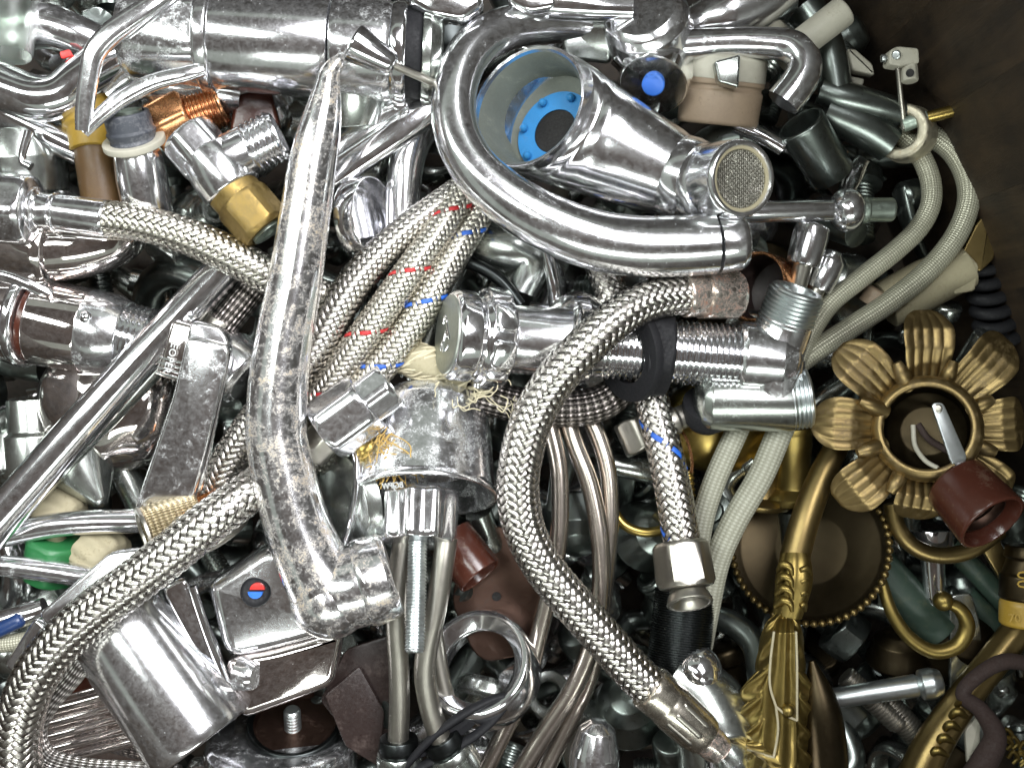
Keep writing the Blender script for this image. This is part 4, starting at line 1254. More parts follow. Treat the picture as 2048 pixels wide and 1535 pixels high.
t.rev('hex', 'nickel', (440, 1072, 20), (392, 1000, 44), [(0, 10), (0, 66), (0.1, 74), (0.9, 74), (1.0, 66), (1.0, 54), (0.6, 50), (0.6, 2)], hexa=68, twist=0.35)
t.rev('bore', 'copper', (402, 1016, 38), (394, 1004, 42), [(0, 53), (0.9, 53.5), (0.9, 40), (0, 38)], fil=0)
t.done()
t = T('ribbed_plate', 'ribbed brown reflecting chrome plate behind the thin loop at bottom left', 'metal sheet')
t.slab('panel', 'mirror', [(80, 1400, -60), (300, 1340, -50), (340, 1500, -40), (300, 1560, -40), (60, 1560, -60)], 30, 8, 20, wob=2)
for k in range(5):
    t.tube('rib', 'mirror', [(100, 1420 + k * 26, -56), (200, 1394 + k * 26, -52), (310, 1366 + k * 26, -46)], 11, seg=12)
t.done()
t = T('maroon_sheet', 'maroon plastic sheet showing inside the thin loop at bottom left', 'sheet')
t.slab('maroon_sheet', 'brown', [(90, 1330, -60), (180, 1290, -50), (280, 1300, -50), (250, 1400, -56), (90, 1440, -60)], 14, 4, 10)
t.done()
t = T('braided_hose', 'dark braided hose end sticking down from under the grey hose', 'hose')
t.tube('hose', 'darkbraid', [(520, 560, -70), (480, 610, -64), (440, 660, -60), (420, 690, -64)], 30)
t.rev('ferrule', 'nickel', (446, 640, -60), (418, 690, -62), [(0, 20), (0, 33), (0.9, 33), (1, 28), (1, 2)])
t.done()
t = T('faucet_end', 'limescaled chrome tap end between lever handle and long spout', 'tap body')
t.rev('body', 'lime', (430, 700, -60), (500, 760, -40), [(0, 2), (0, 50), (0.3, 66), (0.9, 64), (1, 50), (1, 2)], wob=1)
t.done()

# ================================================================== chrome between spout and bundle
t = T('chrome_ring', 'thin polished chrome ring standing on edge beside the long spout', 'ring')
t.rev('ring', 'clean', (714, 442, -60), (752, 436, -40), [(0, 78), (0, 84), (0.5, 86), (1, 84), (1.0, 80), (0.5, 79)], seg=64)
t.done()
for lab, pts, r in (('upper of two dark chrome bars slanting up behind the long spout', [(610, 345, -60), (700, 290, -50), (800, 222, -44), (890, 160, -50)], 30),
                    ('lower bright chrome bar slanting up behind the long spout', [(610, 388, -40), (700, 328, -34), (800, 260, -30), (890, 196, -34)], 30)):
    t = T('chrome_bar', lab, 'bar', 'bars slanting behind the long spout')
    t.tube('chrome_bar', 'clean', pts, r, flat=0.75, expo=3.2, seg=30)
    t.done()
t = T('chrome_elbow', 'upright chrome elbow pipe behind the hose bundle', 'pipe')
t.tube('chrome_elbow', 'chrome', [(850, 250, -110), (828, 280, -84), (812, 330, -76), (806, 400, -78), (804, 470, -84)], [34, 36, 36, 35, 34], seg=34)
t.done()
t = T('grey_casting', 'rough grey casting under the J-shaped spout', 'casting')
t.tube('casting', 'dark', [(940, 480, -100), (1010, 500, -90), (1060, 520, -90), (1040, 580, -100)], [40, 52, 48, 40], seg=30, wob=5)
t.tube('rod', 'clean', [(1090, 490, -60), (1105, 560, -64), (1112, 620, -70)], 13, seg=16)
t.done()
t = T('bent_tube', 'thin bent dark tube with a copper glint left of the valve knob', 'tube')
t.tube('bent_tube', 'black', [(900, 520, -60), (950, 530, -50), (1000, 560, -46), (1040, 610, -50)], 13)
t.done()
t = T('dark_pipe', 'dull grey pipe sloping down behind the valve barrel', 'pipe')
t.tube('dark_pipe', 'dark', [(930, 470, -120), (870, 640, -110), (820, 760, -110)], 26)
t.done()
t = T('chrome_bonnet', 'small mirror chrome domed cap above the valve barrel', 'cap')
t.rev('cap', 'clean', (1165, 660, -60), (1122, 612, -4), [(0, 10), (0, 66), (0.2, 74), (0.35, 66), (0.7, 56), (0.95, 30), (1.0, 2)], seg=52)
t.done()

# ================================================================== top centre and top right
t = T('faceted_lever', 'faceted chrome lever end poking in at the top edge', 'tap handle')
t.slab('lever', 'clean', [(815, -40, 90), (960, -40, 90), (968, 10, 86), (925, 42, 84), (860, 30, 88), (816, 6, 90)], 50, 14, 12, wob=0.8)
t.done()
t = T('lever_tip', 'small dark chrome lever tip at the top edge right of the faceted one', 'tap handle')
t.slab('lever_tip', 'clean', [(1010, -40, 60), (1120, -40, 60), (1116, 16, 56), (1060, 26, 58), (1016, 4, 60)], 40, 12, 14)
t.done()
t = T('square_tap', 'square dark chrome tap arm behind the J-shaped spout', 'tap arm')
t.slab('arm', 'dark', [(1115, 36, -20), (1230, 30, -20), (1232, 60, -20), (1222, 130, -60), (1130, 120, -50)], 60, 10, 12)
t.tube('pipe', 'clean', [(1100, 4, 30), (1180, 10, 30), (1262, 14, 20)], [34, 32, 30], flat=0.8)
t.done()
t = T('tap_bonnet', 'big pitted chrome tap cap at the top edge, right of centre', 'tap body')
t.rev('tap_cap', 'lime', (1312, 110, -80), (1286, 20, 30), [(0, 10), (0, 84), (0.5, 88), (0.8, 86), (0.93, 76), (1.0, 62), (1.0, 2)], seg=60, wob=1)
t.done()
t = T('acrylic_grip', 'clear acrylic tap knob with a blue dot', 'tap knob')
k_ = t.rev('knob', 'acry', (1322, 100, -80), (1306, 172, 0), [(0, 10), (0, 44), (0.3, 72), (0.8, 78), (1.0, 66), (1.02, 2)], hexa=70, sides=8, seg=64, sharp=14)
t.rev('dot', 'bluedot', (1307, 168, 0), (1306, 171, 7), [(0, 2), (0, 23), (0.8, 23), (1, 20), (1, 1)], label='blue marker dot')
t.rev('spindle', 'brass', (1324, 90, -76), (1310, 150, -22), [(0, 2), (0, 34), (0.5, 30), (0.9, 20), (1, 14), (1, 1)], label='yellow spindle seen through the knob')
t.done()
t = T('crystal_block', 'small clear faceted block beside the blue dotted knob', 'block')
t.slab('crystal_block', 'acry', [(1226, 118, -10), (1262, 76, -10), (1300, 112, -14), (1262, 152, -14)], 40, 3, 3)
t.done()
t = T('plastic_drum', 'beige plastic drum with a pale upper rim under the bent pipe', 'cap')
t.rev('drum', 'beige', (1434, 250, -90), (1450, 130, -60), [(0, 2), (0, 76), (0.05, 80), (0.55, 82), (0.58, 78), (0.64, 78), (0.66, 83), (0.96, 82), (1, 74), (1, 2)], seg=64)
t.rev('rim', 'white', (1446, 160, -66), (1454, 110, -52), [(0, 10), (0, 84), (0.9, 82), (1, 72), (1, 2)], seg=60)
t.slab('dark_tab', 'dark', [(1430, 122, 52), (1482, 108, 50), (1478, 176, 44), (1438, 164, 46)], 30, 5, 6)
t.done()
t = T('bent_pipe', 'limescaled chrome pipe bent down into a hook at the upper right', 'pipe')
t.tube('bent_pipe', 'lime', [(1340, 92, -10), (1400, 88, 0), (1470, 86, 10), (1530, 86, 20), (1578, 92, 30), (1604, 112, 40), (1608, 140, 44), (1592, 172, 44), (1566, 206, 40)], [29, 30, 30, 31, 33, 34, 35, 36, 37], seg=34, cap=(True, False), wob=0.8)
t.tube('mouth_shade', 'black', [(1600, 160, 42), (1566, 206, 40)], [31, 34], seg=30)  # capped black tube stands for the shade in the pipe's mouth
t.done()
t = T('white_tube', 'plain white plastic tube standing behind the bent pipe', 'tube')
t.rev('white_tube', 'white', (1560, 120, -40), (1690, 20, -30), [(0, 2), (0, 30), (0.97, 31), (1, 28), (1, 1)])
t.done()
t = T('chrome_spray', 'chrome spray head at the top edge between drum and white tube', 'tap body')
t.tube('spray', 'chrome', [(1380, 60, -70), (1440, 40, -60), (1500, 10, -60), (1560, -30, -60)], [40, 60, 64, 60], seg=40, wob=2)
t.rev('white_cap', 'white', (1520, 60, -90), (1556, 30, -70), [(0, 2), (0, 42), (0.8, 42), (1, 34), (1, 2)])
t.done()
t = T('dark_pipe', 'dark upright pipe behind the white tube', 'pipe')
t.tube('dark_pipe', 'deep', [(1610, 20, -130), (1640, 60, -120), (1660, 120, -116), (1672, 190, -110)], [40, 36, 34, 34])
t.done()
t = T('white_block', 'pale plastic block in shadow below the white tube', 'block')
t.slab('white_block', 'white', [(1694, 96, -130), (1712, 98, -130), (1746, 128, -130), (1750, 150, -130), (1706, 140, -130)], 30, 5, 6)
t.slab('foot', 'white', [(1700, 152, -134), (1730, 158, -134), (1726, 172, -136), (1700, 166, -136)], 20, 4, 5)
t.done()
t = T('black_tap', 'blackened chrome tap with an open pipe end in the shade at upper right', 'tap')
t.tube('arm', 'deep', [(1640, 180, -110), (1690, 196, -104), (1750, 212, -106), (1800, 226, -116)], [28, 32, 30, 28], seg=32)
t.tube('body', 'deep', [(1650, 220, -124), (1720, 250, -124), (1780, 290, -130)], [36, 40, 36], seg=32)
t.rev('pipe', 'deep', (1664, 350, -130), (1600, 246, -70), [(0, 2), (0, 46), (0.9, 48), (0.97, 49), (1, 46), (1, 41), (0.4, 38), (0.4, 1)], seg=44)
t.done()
t = T('small_pipe', 'short bright pipe beside the aerator, pointing to the open black pipe', 'pipe')
t.tube('small_pipe', 'clean', [(1470, 250, -90), (1520, 270, -84), (1566, 296, -84)], 16)
t.done()
t = T('rusty_ring', 'thick off-white porcelain ring with rust stains, holding the two pale hoses', 'ring')
t.rev('rusty_ring', metal('rust_stained_enamel', (0.5, 0.46, 0.36), 0.4, 0.9, depcol=(0.50, 0.46, 0.33), rust=0.5, rustcol=(0.26, 0.13, 0.03)),
      (1822, 272, -150), (1800, 262, -98), [(0, 40), (0, 54), (0.3, 58), (0.55, 55), (0.62, 56), (0.95, 55), (1, 50), (1, 36), (0.9, 32), (0.2, 31), (0, 34)], seg=56)
t.done()
t = T('terminal_block', 'pale screw terminal block on a thin rod above the rusty ring', 'electrical terminal')
t.slab('block', 'white', [(1780, 100, -40), (1796, 92, -40), (1838, 96, -44), (1840, 126, -44), (1800, 132, -40), (1778, 128, -40)], 34, 4, 6)
t.rev('lower_block', 'white', (1818, 132, -60), (1820, 164, -56), [(0, 2), (0, 16), (0.9, 18), (1, 14), (1, 1)], hexa=15.5, sides=8)
t.rev('hole', 'void', (1820, 146, -48), (1820, 146, -38), [(0, 8), (1, 8), (1, 1)], fil=0)  # near-black disc takes the place of the hole's shade
t.rev('screw', 'zinc', (1793, 110, -42), (1792, 110, -35), [(0, 2), (0, 9), (0.8, 9), (1, 7), (1, 1)])
t.rev('side_screw', 'zinc', (1782, 116, -50), (1762, 117, -50), [(0, 3), (0.5, 4), (0.55, 8), (1, 8), (1, 1)])
t.rev('rod', 'nickel', (1794, 122, -56), (1808, 258, -100), [(0, 5), (1, 6), (1, 1)])
t.done()
t = T('brass_screw', 'slotted brass screw sticking out of the rusty ring towards the wall', 'screw')
t.rev('shaft', 'patina', (1806, 250, -100), (1856, 234, -84), [(0, 2), (0, 15), (0.9, 13), (1, 13), (1, 1)])
t.rev('screw', 'brass', (1846, 237, -86), (1922, 218, -76), [(0, 8), (0, 12), (0.93, 12.5), (1, 10), (1, 1)])
t.slab('slot', 'void', [(1906, 217, -62), (1926, 212, -60), (1927, 216, -60), (1907, 221, -62)], 4, 0.6, 1)  # near-black sliver paints the shade of the screw slot
t.done()
t = T('glass_shard', 'small clear plastic piece under the open black pipe', 'plastic piece')
t.tube('glass_shard', 'acry', [(1690, 390, -120), (1706, 350, -116), (1726, 318, -116)], [16, 22, 14], flat=0.6, seg=10)
t.done()
t = T('tee_bar', 'slim chrome bar with a round joint and a green stub, right of the aerator', 'pipe')
t.rev('bar', 'chrome', (1440, 424, -20), (1690, 421, -60), [(0, 2), (0, 22), (1, 22), (1, 2)], seg=28)
t.add('joint', 'chrome', g_ball((1694, 420, -60), 44, (0.85, 1, 1), 32))
t.rev('stub', 'patina', (1710, 420, -62), (1786, 419, -66), [(0, 10), (0, 27), (0.3, 27), (0.32, 24), (0.95, 24), (1, 22), (1, 17), (0.8, 16), (0.8, 1)], label='green tarnished stub')
t.done()
t = T('copper_pipe', 'open copper pipe end with a dark inside, right of the J-shaped spout', 'pipe')
t.rev('copper_pipe', 'copper', (1572, 588, -170), (1510, 572, -92), [(0, 62), (0.0, 66), (0.96, 70), (1, 69), (1, 64), (0.9, 63)], seg=52, fil=1.5, cap=(True, False))
t.rev('inside', 'carton', (1572, 588, -170), (1510, 572, -92), [(0.9, 63), (0.3, 60), (0.25, 2)], seg=48, cap=(False, True), label='dark brown inside')
t.done()
for lab, A_, B_ in (('upright valve stem with a bright collar right of the copper pipe', (1590, 590, -70), (1622, 470, -60)), ('rounded valve stem leaning beside the collared one', (1620, 610, -90), (1662, 520, -80))):
    t = T('valve_spindle', lab, 'valve stem')
    if 'upright' in lab:
        t.rev('stem', 'nickel', A_, B_, [(0, 2), (0, 18), (0.5, 20), (0.55, 30), (0.6, 31), (1, 2)])
        t.rev('collar', 'chrome', A_, B_, [(0.5, 10), (0.5, 33), (0.62, 35), (0.98, 36), (1.15, 34), (1.2, 20), (1.2, 1)])
    else:
        t.rev('stem', 'nickel', A_, B_, [(0, 2), (0, 16), (0.5, 16), (0.6, 10)])
        t.rev('dome', 'chrome', A_, B_, [(0.35, 10), (0.35, 27), (0.7, 30), (1.0, 28), (1.18, 16), (1.22, 1)])
    t.done()
t = T('paper_roll', 'pale paper-like roll lying under the arching hoses', 'roll')
t.rev('paper_roll', 'cream', (1770, 610, -180), (1930, 530, -170), [(0, 2), (0, 48), (0.5, 50), (1, 46), (1, 2)], wob=3)
t.done()
t = T('leaf_ornament', 'yellowed leaf-like brass ornament at the end of the paper roll', 'ornament')
t.slab('blade', 'antique', [(1916, 520, -140), (1952, 452, -130), (1984, 410, -130), (1996, 470, -130), (1990, 520, -136), (1960, 545, -140)], 12, 4, 8, wob=4)
t.slab('fold', 'cream', [(1900, 545, -130), (1930, 500, -126), (1958, 530, -128), (1950, 580, -134), (1910, 590, -134)], 10, 4, 8, wob=3)
t.done()
t = T('coiled_cable', 'black coiled cable hanging by the wall at the right', 'cable')
co = []
for i in range(60):
    a_ = i / 60 * 6 * 2 * math.pi
    co.append((1968 + i * 0.6 + 40 * math.cos(a_), 520 + i * 2.9 + 14 * math.sin(a_), -200 + 34 * math.sin(a_)))
t.tube('coiled_cable', 'rubber', co, 12, seg=12, sub=3)
t.done()
t = T('beige_plug', 'small beige plug behind the arching hoses', 'plug')
t.rev('beige_plug', 'beige', (1740, 610, -150), (1760, 580, -140), [(0, 2), (0, 26), (0.9, 26), (1, 20), (1, 1)])
t.done()

# ================================================================== 23 flower lamp
fc = (1853, 856, 30)
t = T('flower_lamp', 'antiqued brass flower shaped lamp cup with ridged petals at the right', 'lamp')
t.rev('cup', 'dusty', (1853, 862, -60), (1853, 855, 52), [(0, 2), (0, 60), (0.3, 92), (0.72, 106), (0.86, 104), (0.95, 98), (1.0, 89), (0.99, 82), (0.94, 80)], seg=72, cap=(True, False))
t.rev('cup_inside', 'bronze', (1853, 862, -60), (1853, 855, 52), [(0.93, 81.5), (0.6, 86), (0.2, 78), (0.05, 50), (0.05, 2)], seg=64, cap=(False, True), label='dark inside of the cup')  # darker bronze than the cup paints the shade inside it


def petal(c, ang, r0, ln, wd, tip=1.0, hh=(0, 10, 22, 20, -8), nu=36, nv=45, ribs=5):
    d = np.array((math.cos(R(ang)), math.sin(R(ang)), 0))
    sd = np.array((-d[1], d[0], 0))
    C = P(c)
    u = np.linspace(0, 1, nu)
    v = np.linspace(-1, 1, nv)
    Uq, Vq = np.meshgrid(u, v, indexing='ij')
    wprof = wd * (0.72 + 0.28 * np.sin(np.clip(Uq * 1.15, 0, 1) * math.pi / 2)) * np.sqrt(np.clip(1 - (np.clip(Uq - 0.60, 0, 1) / 0.40) ** 2.6 * 0.90, 0, 1))
    z = np.interp(Uq, np.linspace(0, 1, len(hh)), hh)
    z = z + 9 * Vq ** 2 * np.sin(Uq * math.pi) + (3.4 * np.abs(np.cos(Vq * ribs * math.pi / 2)) ** 0.7 - 3.4) * np.clip(np.minimum(Uq * 6, (1 - Uq) * 4), 0, 1)
    L_ = r0 + ln * Uq
    top = C + L_[..., None] * d + (wprof * Vq)[..., None] * sd + z[..., None] * np.array((0, 0, 1.0))
    bot = top - np.array((0, 0, 7.0)) + (C + L_[..., None] * d - top) * np.array((0.06, 0.06, 0))
    V = np.vstack((top.reshape(-1, 3), bot.reshape(-1, 3)))
    q1 = gridquads(nu, nv, False)
    o = nu * nv
    qs = [q1, q1[:, ::-1] + o]
    edge = []
    bord = [(0, j) for j in range(nv)] + [(i, nv - 1) for i in range(1, nu)] + [(nu - 1, j) for j in range(nv - 2, -1, -1)] + [(i, 0) for i in range(nu - 2, 0, -1)]
    bi = [i * nv + j for i, j in bord]
    for k in range(len(bi)):
        a_, b_ = bi[k], bi[(k + 1) % len(bi)]
        edge.append((b_, a_, a_ + o, b_ + o))
    return V, np.vstack(qs + [np.array(edge)]), [], np.zeros((len(V), 2))


for ang, ln, wd in ((91, 154, 52), (48, 160, 52), (4, 114, 56), (-42, 128, 50), (-99, 96, 52), (-141, 142, 52), (176, 142, 54), (137, 152, 53)):
    t.add('petal', 'dusty', petal((1853, 858, -8), ang, 86, ln, wd), sharp=70)
for ang in (114, 68, 24, -18, -72, -120, 199, 157):
    d = (math.cos(R(ang)), -math.sin(R(ang)))
    t.tube('bud', 'dusty', [(1853 + d[0] * 92, 858 + d[1] * 92, 4), (1853 + d[0] * 122, 858 + d[1] * 122, 20), (1853 + d[0] * 146, 858 + d[1] * 146, 22)], [17, 15, 9], seg=16, sub=6)
t.done()
t = T('bulb_socket', 'maroon bakelite bulb socket hanging out of the flower lamp', 'lamp socket')
A_, B_ = (1910, 962, 40), (1986, 1046, 118)
so = t.rev('shell', 'brown', A_, B_, [(0, 2), (0, 60), (0.06, 67), (0.9, 72), (0.98, 72), (1, 69), (1, 64), (0.8, 60), (0.2, 54), (0.2, 2)], seg=64)
t.rev('threaded_sleeve', 'tarn', A_, B_, [(0.3, 47), (0.35, 47), (0.4, 43), (0.45, 47), (0.52, 43), (0.58, 47), (0.64, 43), (0.70, 47), (0.78, 47), (0.78, 49.5), (0.3, 49.5)], fil=0, seg=48, label='coppery threaded sleeve')
t.rev('contact', 'void', A_, B_, [(0.28, 1), (0.28, 46), (0.30, 46), (0.30, 1)], fil=0)
t.slab('metal_strip', 'zinc', [(1862, 806, 70), (1886, 803, 70), (1934, 912, 84), (1930, 926, 84), (1904, 930, 84)], 6, 1.5, 12, label='bright metal mounting strip')
t.rev('rivet', 'nickel', (1875, 817, 68), (1875, 817, 73), [(0, 2), (0, 10), (0.8, 9), (1, 6), (1, 1)])
t.tube('wire', 'white', [(1826, 850, 0), (1830, 890, 14), (1850, 920, 40), (1876, 936, 60)], 5, seg=10, label='pale wire')
t.tube('wire', 'cord', [(1836, 848, 0), (1856, 876, 14), (1880, 892, 40), (1910, 908, 58)], 7, seg=10, label='mauve wire')
t.done()

# ================================================================== 24 brass lamp arm with leaves
t = T('lamp_branch', 'gilded brass lamp arm with a cast acanthus leaf hanging at the lower right', 'lamp arm')
t.tube('pipe', 'antique', [(1680, 880, -90), (1640, 960, -70), (1610, 1040, -56), (1588, 1120, -50)], [24, 27, 29, 30], seg=28)
t.tube('neck', 'gold', [(1590, 1108, -46), (1590, 1130, -40), (1588, 1160, -36), (1582, 1196, -36), (1574, 1230, -36)], [26, 30, 33, 30, 26], lobes=(6, 0.12), seg=48)
nu, nv = 240, 90
uu = np.linspace(0, 1, nu)
vv = np.linspace(-1, 1, nv)
Ug, Vg = np.meshgrid(uu, vv, indexing='ij')
base_w = np.interp(Ug, (0, 0.05, 0.14, 0.3, 0.42, 0.6, 0.8, 1), (24, 46, 60, 66, 88, 82, 90, 78))
aV = np.abs(Vg)
scal = np.abs(np.sin((Ug * 7.2 - 0.2) * math.pi)) ** 0.6 * np.clip((Ug - 0.22) * 6, 0, 1)
wid = base_w * (0.84 + 0.22 * scal * aV ** 2)
xs = 1573 - 12 * Ug + wid * Vg * np.where(Vg > 0, 0.72, 1.0)
ys = 1226 + 350 * Ug + 26 * aV ** 1.6 * np.clip((Ug - 0.2) * 4, 0, 1)
flute = np.cos((Ug * 14.4 - 0.9 - aV * 2.2) * math.pi)
panel = np.clip((0.50 - aV) / 0.06, 0, 1)
outer = np.clip((aV - 0.52) / 0.08, 0, 1)
hs = -24 + 44 * np.sqrt(np.clip(1 - aV ** 2.4, 0, 1)) * np.clip(Ug * 9, 0.25, 1)
hs = hs + outer * 5.5 * flute * (0.4 + aV) + panel * 3.4 * np.cos(Vg * 4 * math.pi) + 5 * np.exp(-((aV - 0.51) / 0.045) ** 2)
hs = hs - 14 * outer * (aV - 0.5) * (1 - scal) - 10 * Ug
top = np.array([P((x, y, h)) for x, y, h in zip(xs.ravel(), ys.ravel(), hs.ravel())])
bot = top.copy()
bot[:, 2] -= np.interp(aV.ravel(), (0, 0.8, 1), (34, 20, 6))
q1 = gridquads(nu, nv, False)
bi = [j_ for j_ in range(nv)] + [i_ * nv + nv - 1 for i_ in range(1, nu)] + [(nu - 1) * nv + j_ for j_ in range(nv - 2, -1, -1)] + [i_ * nv for i_ in range(nu - 2, 0, -1)]
o_ = nu * nv
ed = np.array([(bi[(k + 1) % len(bi)], bi[k], bi[k] + o_, bi[(k + 1) % len(bi)] + o_) for k in range(len(bi))])
lf = t.add('leaf', 'gold', (np.vstack((top, bot)), np.vstack((q1, q1[:, ::-1] + o_, ed)), [], np.zeros((2 * o_, 2))), sharp=75)
for i in range(4):
    y = 1140 + i * 24
    t.tube('curl', 'gold', [(1556 - i * 2, y, -20), (1566, y - 12, -4), (1580, y - 6, 0), (1584, y + 10, -4)], [5, 8, 7, 4], seg=12)
    t.tube('curl', 'gold', [(1622 - i * 4, y + 8, -26), (1614 - i * 2, y - 4, -10), (1600, y, -4)], [4, 7, 5], seg=12)
for pl in ([(1548, 1262, 20), (1541, 1320, 19), (1540, 1370, 18), (1552, 1412, 22)], [(1592, 1262, 18), (1594, 1330, 18), (1594, 1400, 17), (1594, 1440, 17)], [(1552, 1412, 22), (1574, 1430, 22), (1594, 1440, 18)],
           [(1552, 1412, 22), (1556, 1460, 19), (1546, 1520, 16), (1538, 1560, 12)]):
    t.tube('vein', 'cream', pl, 2.6, seg=8, label='pale worn edge line')
t.ball('pearl', 'gold', (1576, 1420, 18), 14)
t.tube('shaded_half', 'bronze', [(1624, 1320, -26), (1640, 1400, -26), (1648, 1480, -36), (1652, 1580, -46)], [6, 34, 44, 46], seg=28, label='dark stem painted as the unlit side')  # dark bronze puts the unlit side of the arm into colour
t.done()
t = T('beaded_dish', 'dark bronze dish with a beaded rim under the lamp arm', 'dish')
ds_c, ds_n = (1620, 1096, -150), nrm((-0.12, 0.2, 0.97))
t.rev('dish', 'bronze', (1624, 1100, -190), (1618, 1092, -146), [(0, 2), (0, 80), (0.5, 130), (0.9, 150), (1.0, 156), (1.0, 150), (0.8, 136), (0.3, 70), (0.25, 2)], seg=72)
ca = P((1618, 1092, -146))
dn = nrm(ca - P((1624, 1100, -190)))
b1 = nrm(np.cross(dn, (0, 1, 0)))
b2 = np.cross(dn, b1)
for k in range(60):
    a_ = k / 60 * 2 * math.pi
    V, q, n, u = g_ball((1024, 767.5, 0), 8.5, (1, 1, 1), 10)
    t.add('bead', 'antique', (V + ca + (b1 * math.cos(a_) + b2 * math.sin(a_)) * 163 + dn * 6, q, n, u))
t.done()
t = T('brass_hook', 'brass hook with a ball end below the flower lamp', 'hook')
t.tube('hook', 'gold', [(1752, 1120, -110), (1764, 1165, -100), (1784, 1225, -90), (1820, 1275, -84), (1868, 1302, -80), (1914, 1290, -78), (1934, 1254, -76), (1922, 1220, -74), (1896, 1204, -72)], [9, 11, 13, 14, 15, 16, 16, 14, 11], seg=20)
t.ball('ball', 'gold', (1886, 1201, -68), 20)
t.done()
t = T('brass_arc', 'plain brass arc behind the bulb socket', 'lamp arm')
t.tube('brass_arc', 'antique', [(1784, 1006, -90), (1796, 1056, -88), (1830, 1094, -86), (1880, 1110, -86), (1940, 1100, -88), (2000, 1060, -94)], 17, seg=20)
t.done()
t = T('brass_arc', 'bright brass arc in the gap right of the thin steel tubes', 'lamp arm')
t.tube('brass_arc', 'brass', [(1226, 1020, -130), (1250, 1050, -124), (1290, 1064, -120), (1340, 1056, -120)], 10, seg=16)
t.done()
t = T('copper_wire', 'thin bright copper wire curving beside the blue tracer hose', 'wire')
t.tube('copper_wire', 'copper', [(1356, 850, -80), (1374, 880, -70), (1384, 920, -66), (1383, 945, -70)], 3.2, seg=8)
t.done()
t = T('brass_bolt', 'short brass stud with a thread beside the copper wire', 'bolt')
t.rev('brass_bolt', 'brass', (1376, 940, -90), (1380, 1000, -80), [(0, 2)] + thr(0, 0.95, 5, 12, 3) + [(1, 6), (1, 1)], fil=0, seg=20)
t.done()
t = T('brass_sheet', 'yellow brass dome behind the lower valve outlet', 'metal sheet')
t.add('brass_sheet', 'brass', g_ball((1440, 850, -170), 120, (1, 0.8, 0.6), 40), wob=4)
t.done()
t = T('steel_stub', 'short steel stub end beside the lower valve body', 'pipe')
t.rev('steel_stub', 'nickel', (1392, 822, -50), (1330, 848, -40), [(0, 2), (0, 24), (0.6, 24), (0.65, 29), (0.9, 29), (1, 24), (1, 2)])
t.done()
t = T('hex_nut', 'pale hex nut under the straight blue tracer hose', 'nut')
t.rev('hex_nut', 'nickel', (1262, 838, -110), (1290, 900, -100), [(0, 2), (0, 38), (0.1, 42), (0.9, 42), (1, 36), (1, 2)], hexa=38)
t.done()
for lab, A_, B_ in (('brass candle cup standing in the shade behind the lamp arm', (1590, 1000, -170), (1584, 850, -140)), ('second darker brass cup left of the lamp arm', (1520, 1010, -190), (1530, 900, -170))):
    t = T('brass_cup', lab, 'lamp cup')
    t.rev('brass_cup', 'gold' if 'candle' in lab else 'antique', A_, B_, [(0, 2), (0, 60), (0.1, 64), (0.2, 40), (0.5, 34), (0.9, 40), (1, 46), (1, 40), (0.6, 30), (0.6, 2)], seg=44)
    t.done()
t = T('threaded_pipe', 'black threaded pipe standing under the hex union nut', 'pipe')
t.rev('threaded_pipe', 'black', (1372, 1180, -110), (1352, 1360, -90), [(0, 20)] + thr(0, 0.9, 34, 62, 2.5) + [(0.92, 66), (1, 66), (1, 2)], fil=0, seg=48)
t.done()
t = T('basin_tap', 'dark chrome tap shoulder behind the rusty hose end at the bottom', 'tap body')
t.tube('body', 'dark', [(1330, 1340, -70), (1400, 1400, -80), (1440, 1480, -80), (1450, 1570, -80)], [50, 80, 90, 90], seg=40, wob=2)
t.ball('shoulder', 'clean', (1395, 1340, -60), 50)
t.done()
t = T('tap_tip', 'round chrome tap tip with an ochre stain at the bottom edge', 'tap body')
t.rev('tap_tip', 'chrome', (1180, 1600, -50), (1196, 1440, -30), [(0, 2), (0, 52), (0.6, 50), (0.9, 36), (1, 16), (1, 1)], seg=40)
t.done()
t = T('valve_spindle', 'pale smooth valve spindle with a round tip lying in the lower right', 'valve stem')
t.rev('valve_spindle', 'zinc', (1664, 1396, -130), (1886, 1362, -110), [(0, 2), (0, 20), (0.76, 23), (0.78, 18), (0.8, 30), (0.9, 31), (0.98, 24), (1, 10), (1, 1)], seg=32)
t.done()
for lab, A_, B_, r in (('upper of two grey threaded bolts in the lower right', (1690, 1350, -180), (1800, 1450, -170), 22), ('lower of two grey threaded bolts in the lower right', (1770, 1400, -190), (1860, 1500, -170), 26)):
    t = T('threaded_bolt', lab, 'bolt')
    t.rev('threaded_bolt', 'nickel', A_, B_, [(0, 2)] + thr(0, 0.97, 18, r, 3) + [(1, r - 4), (1, 1)], fil=0, seg=26)
    t.done()
for lab, pts, r in (('thick green painted pipe under the ball-ended hook', [(1720, 1090, -190), (1790, 1170, -180), (1880, 1260, -180)], 42), ('thin green pipe, upper of two by the yellow cap', [(1900, 1090, -190), (1960, 1150, -180), (2020, 1215, -180)], 22), ('thin green pipe, lower of two by the yellow cap', [(1930, 1190, -200), (1980, 1240, -190), (2020, 1290, -186)], 24)):
    t = T('green_pipe', lab, 'pipe')
    t.tube('green_pipe', 'jade', pts, r)
    t.done()
t = T('chrome_spindle', 'upright chrome spindle behind the plain brass arc', 'valve stem')
t.rev('chrome_spindle', 'clean', (1862, 1060, -160), (1870, 1210, -150), [(0, 2), (0, 44), (0.3, 40), (0.4, 24), (0.9, 20), (1, 14), (1, 1)])
t.done()
t = T('clear_strip', 'scratched clear plastic strip standing by the yellow cap', 'plastic piece')
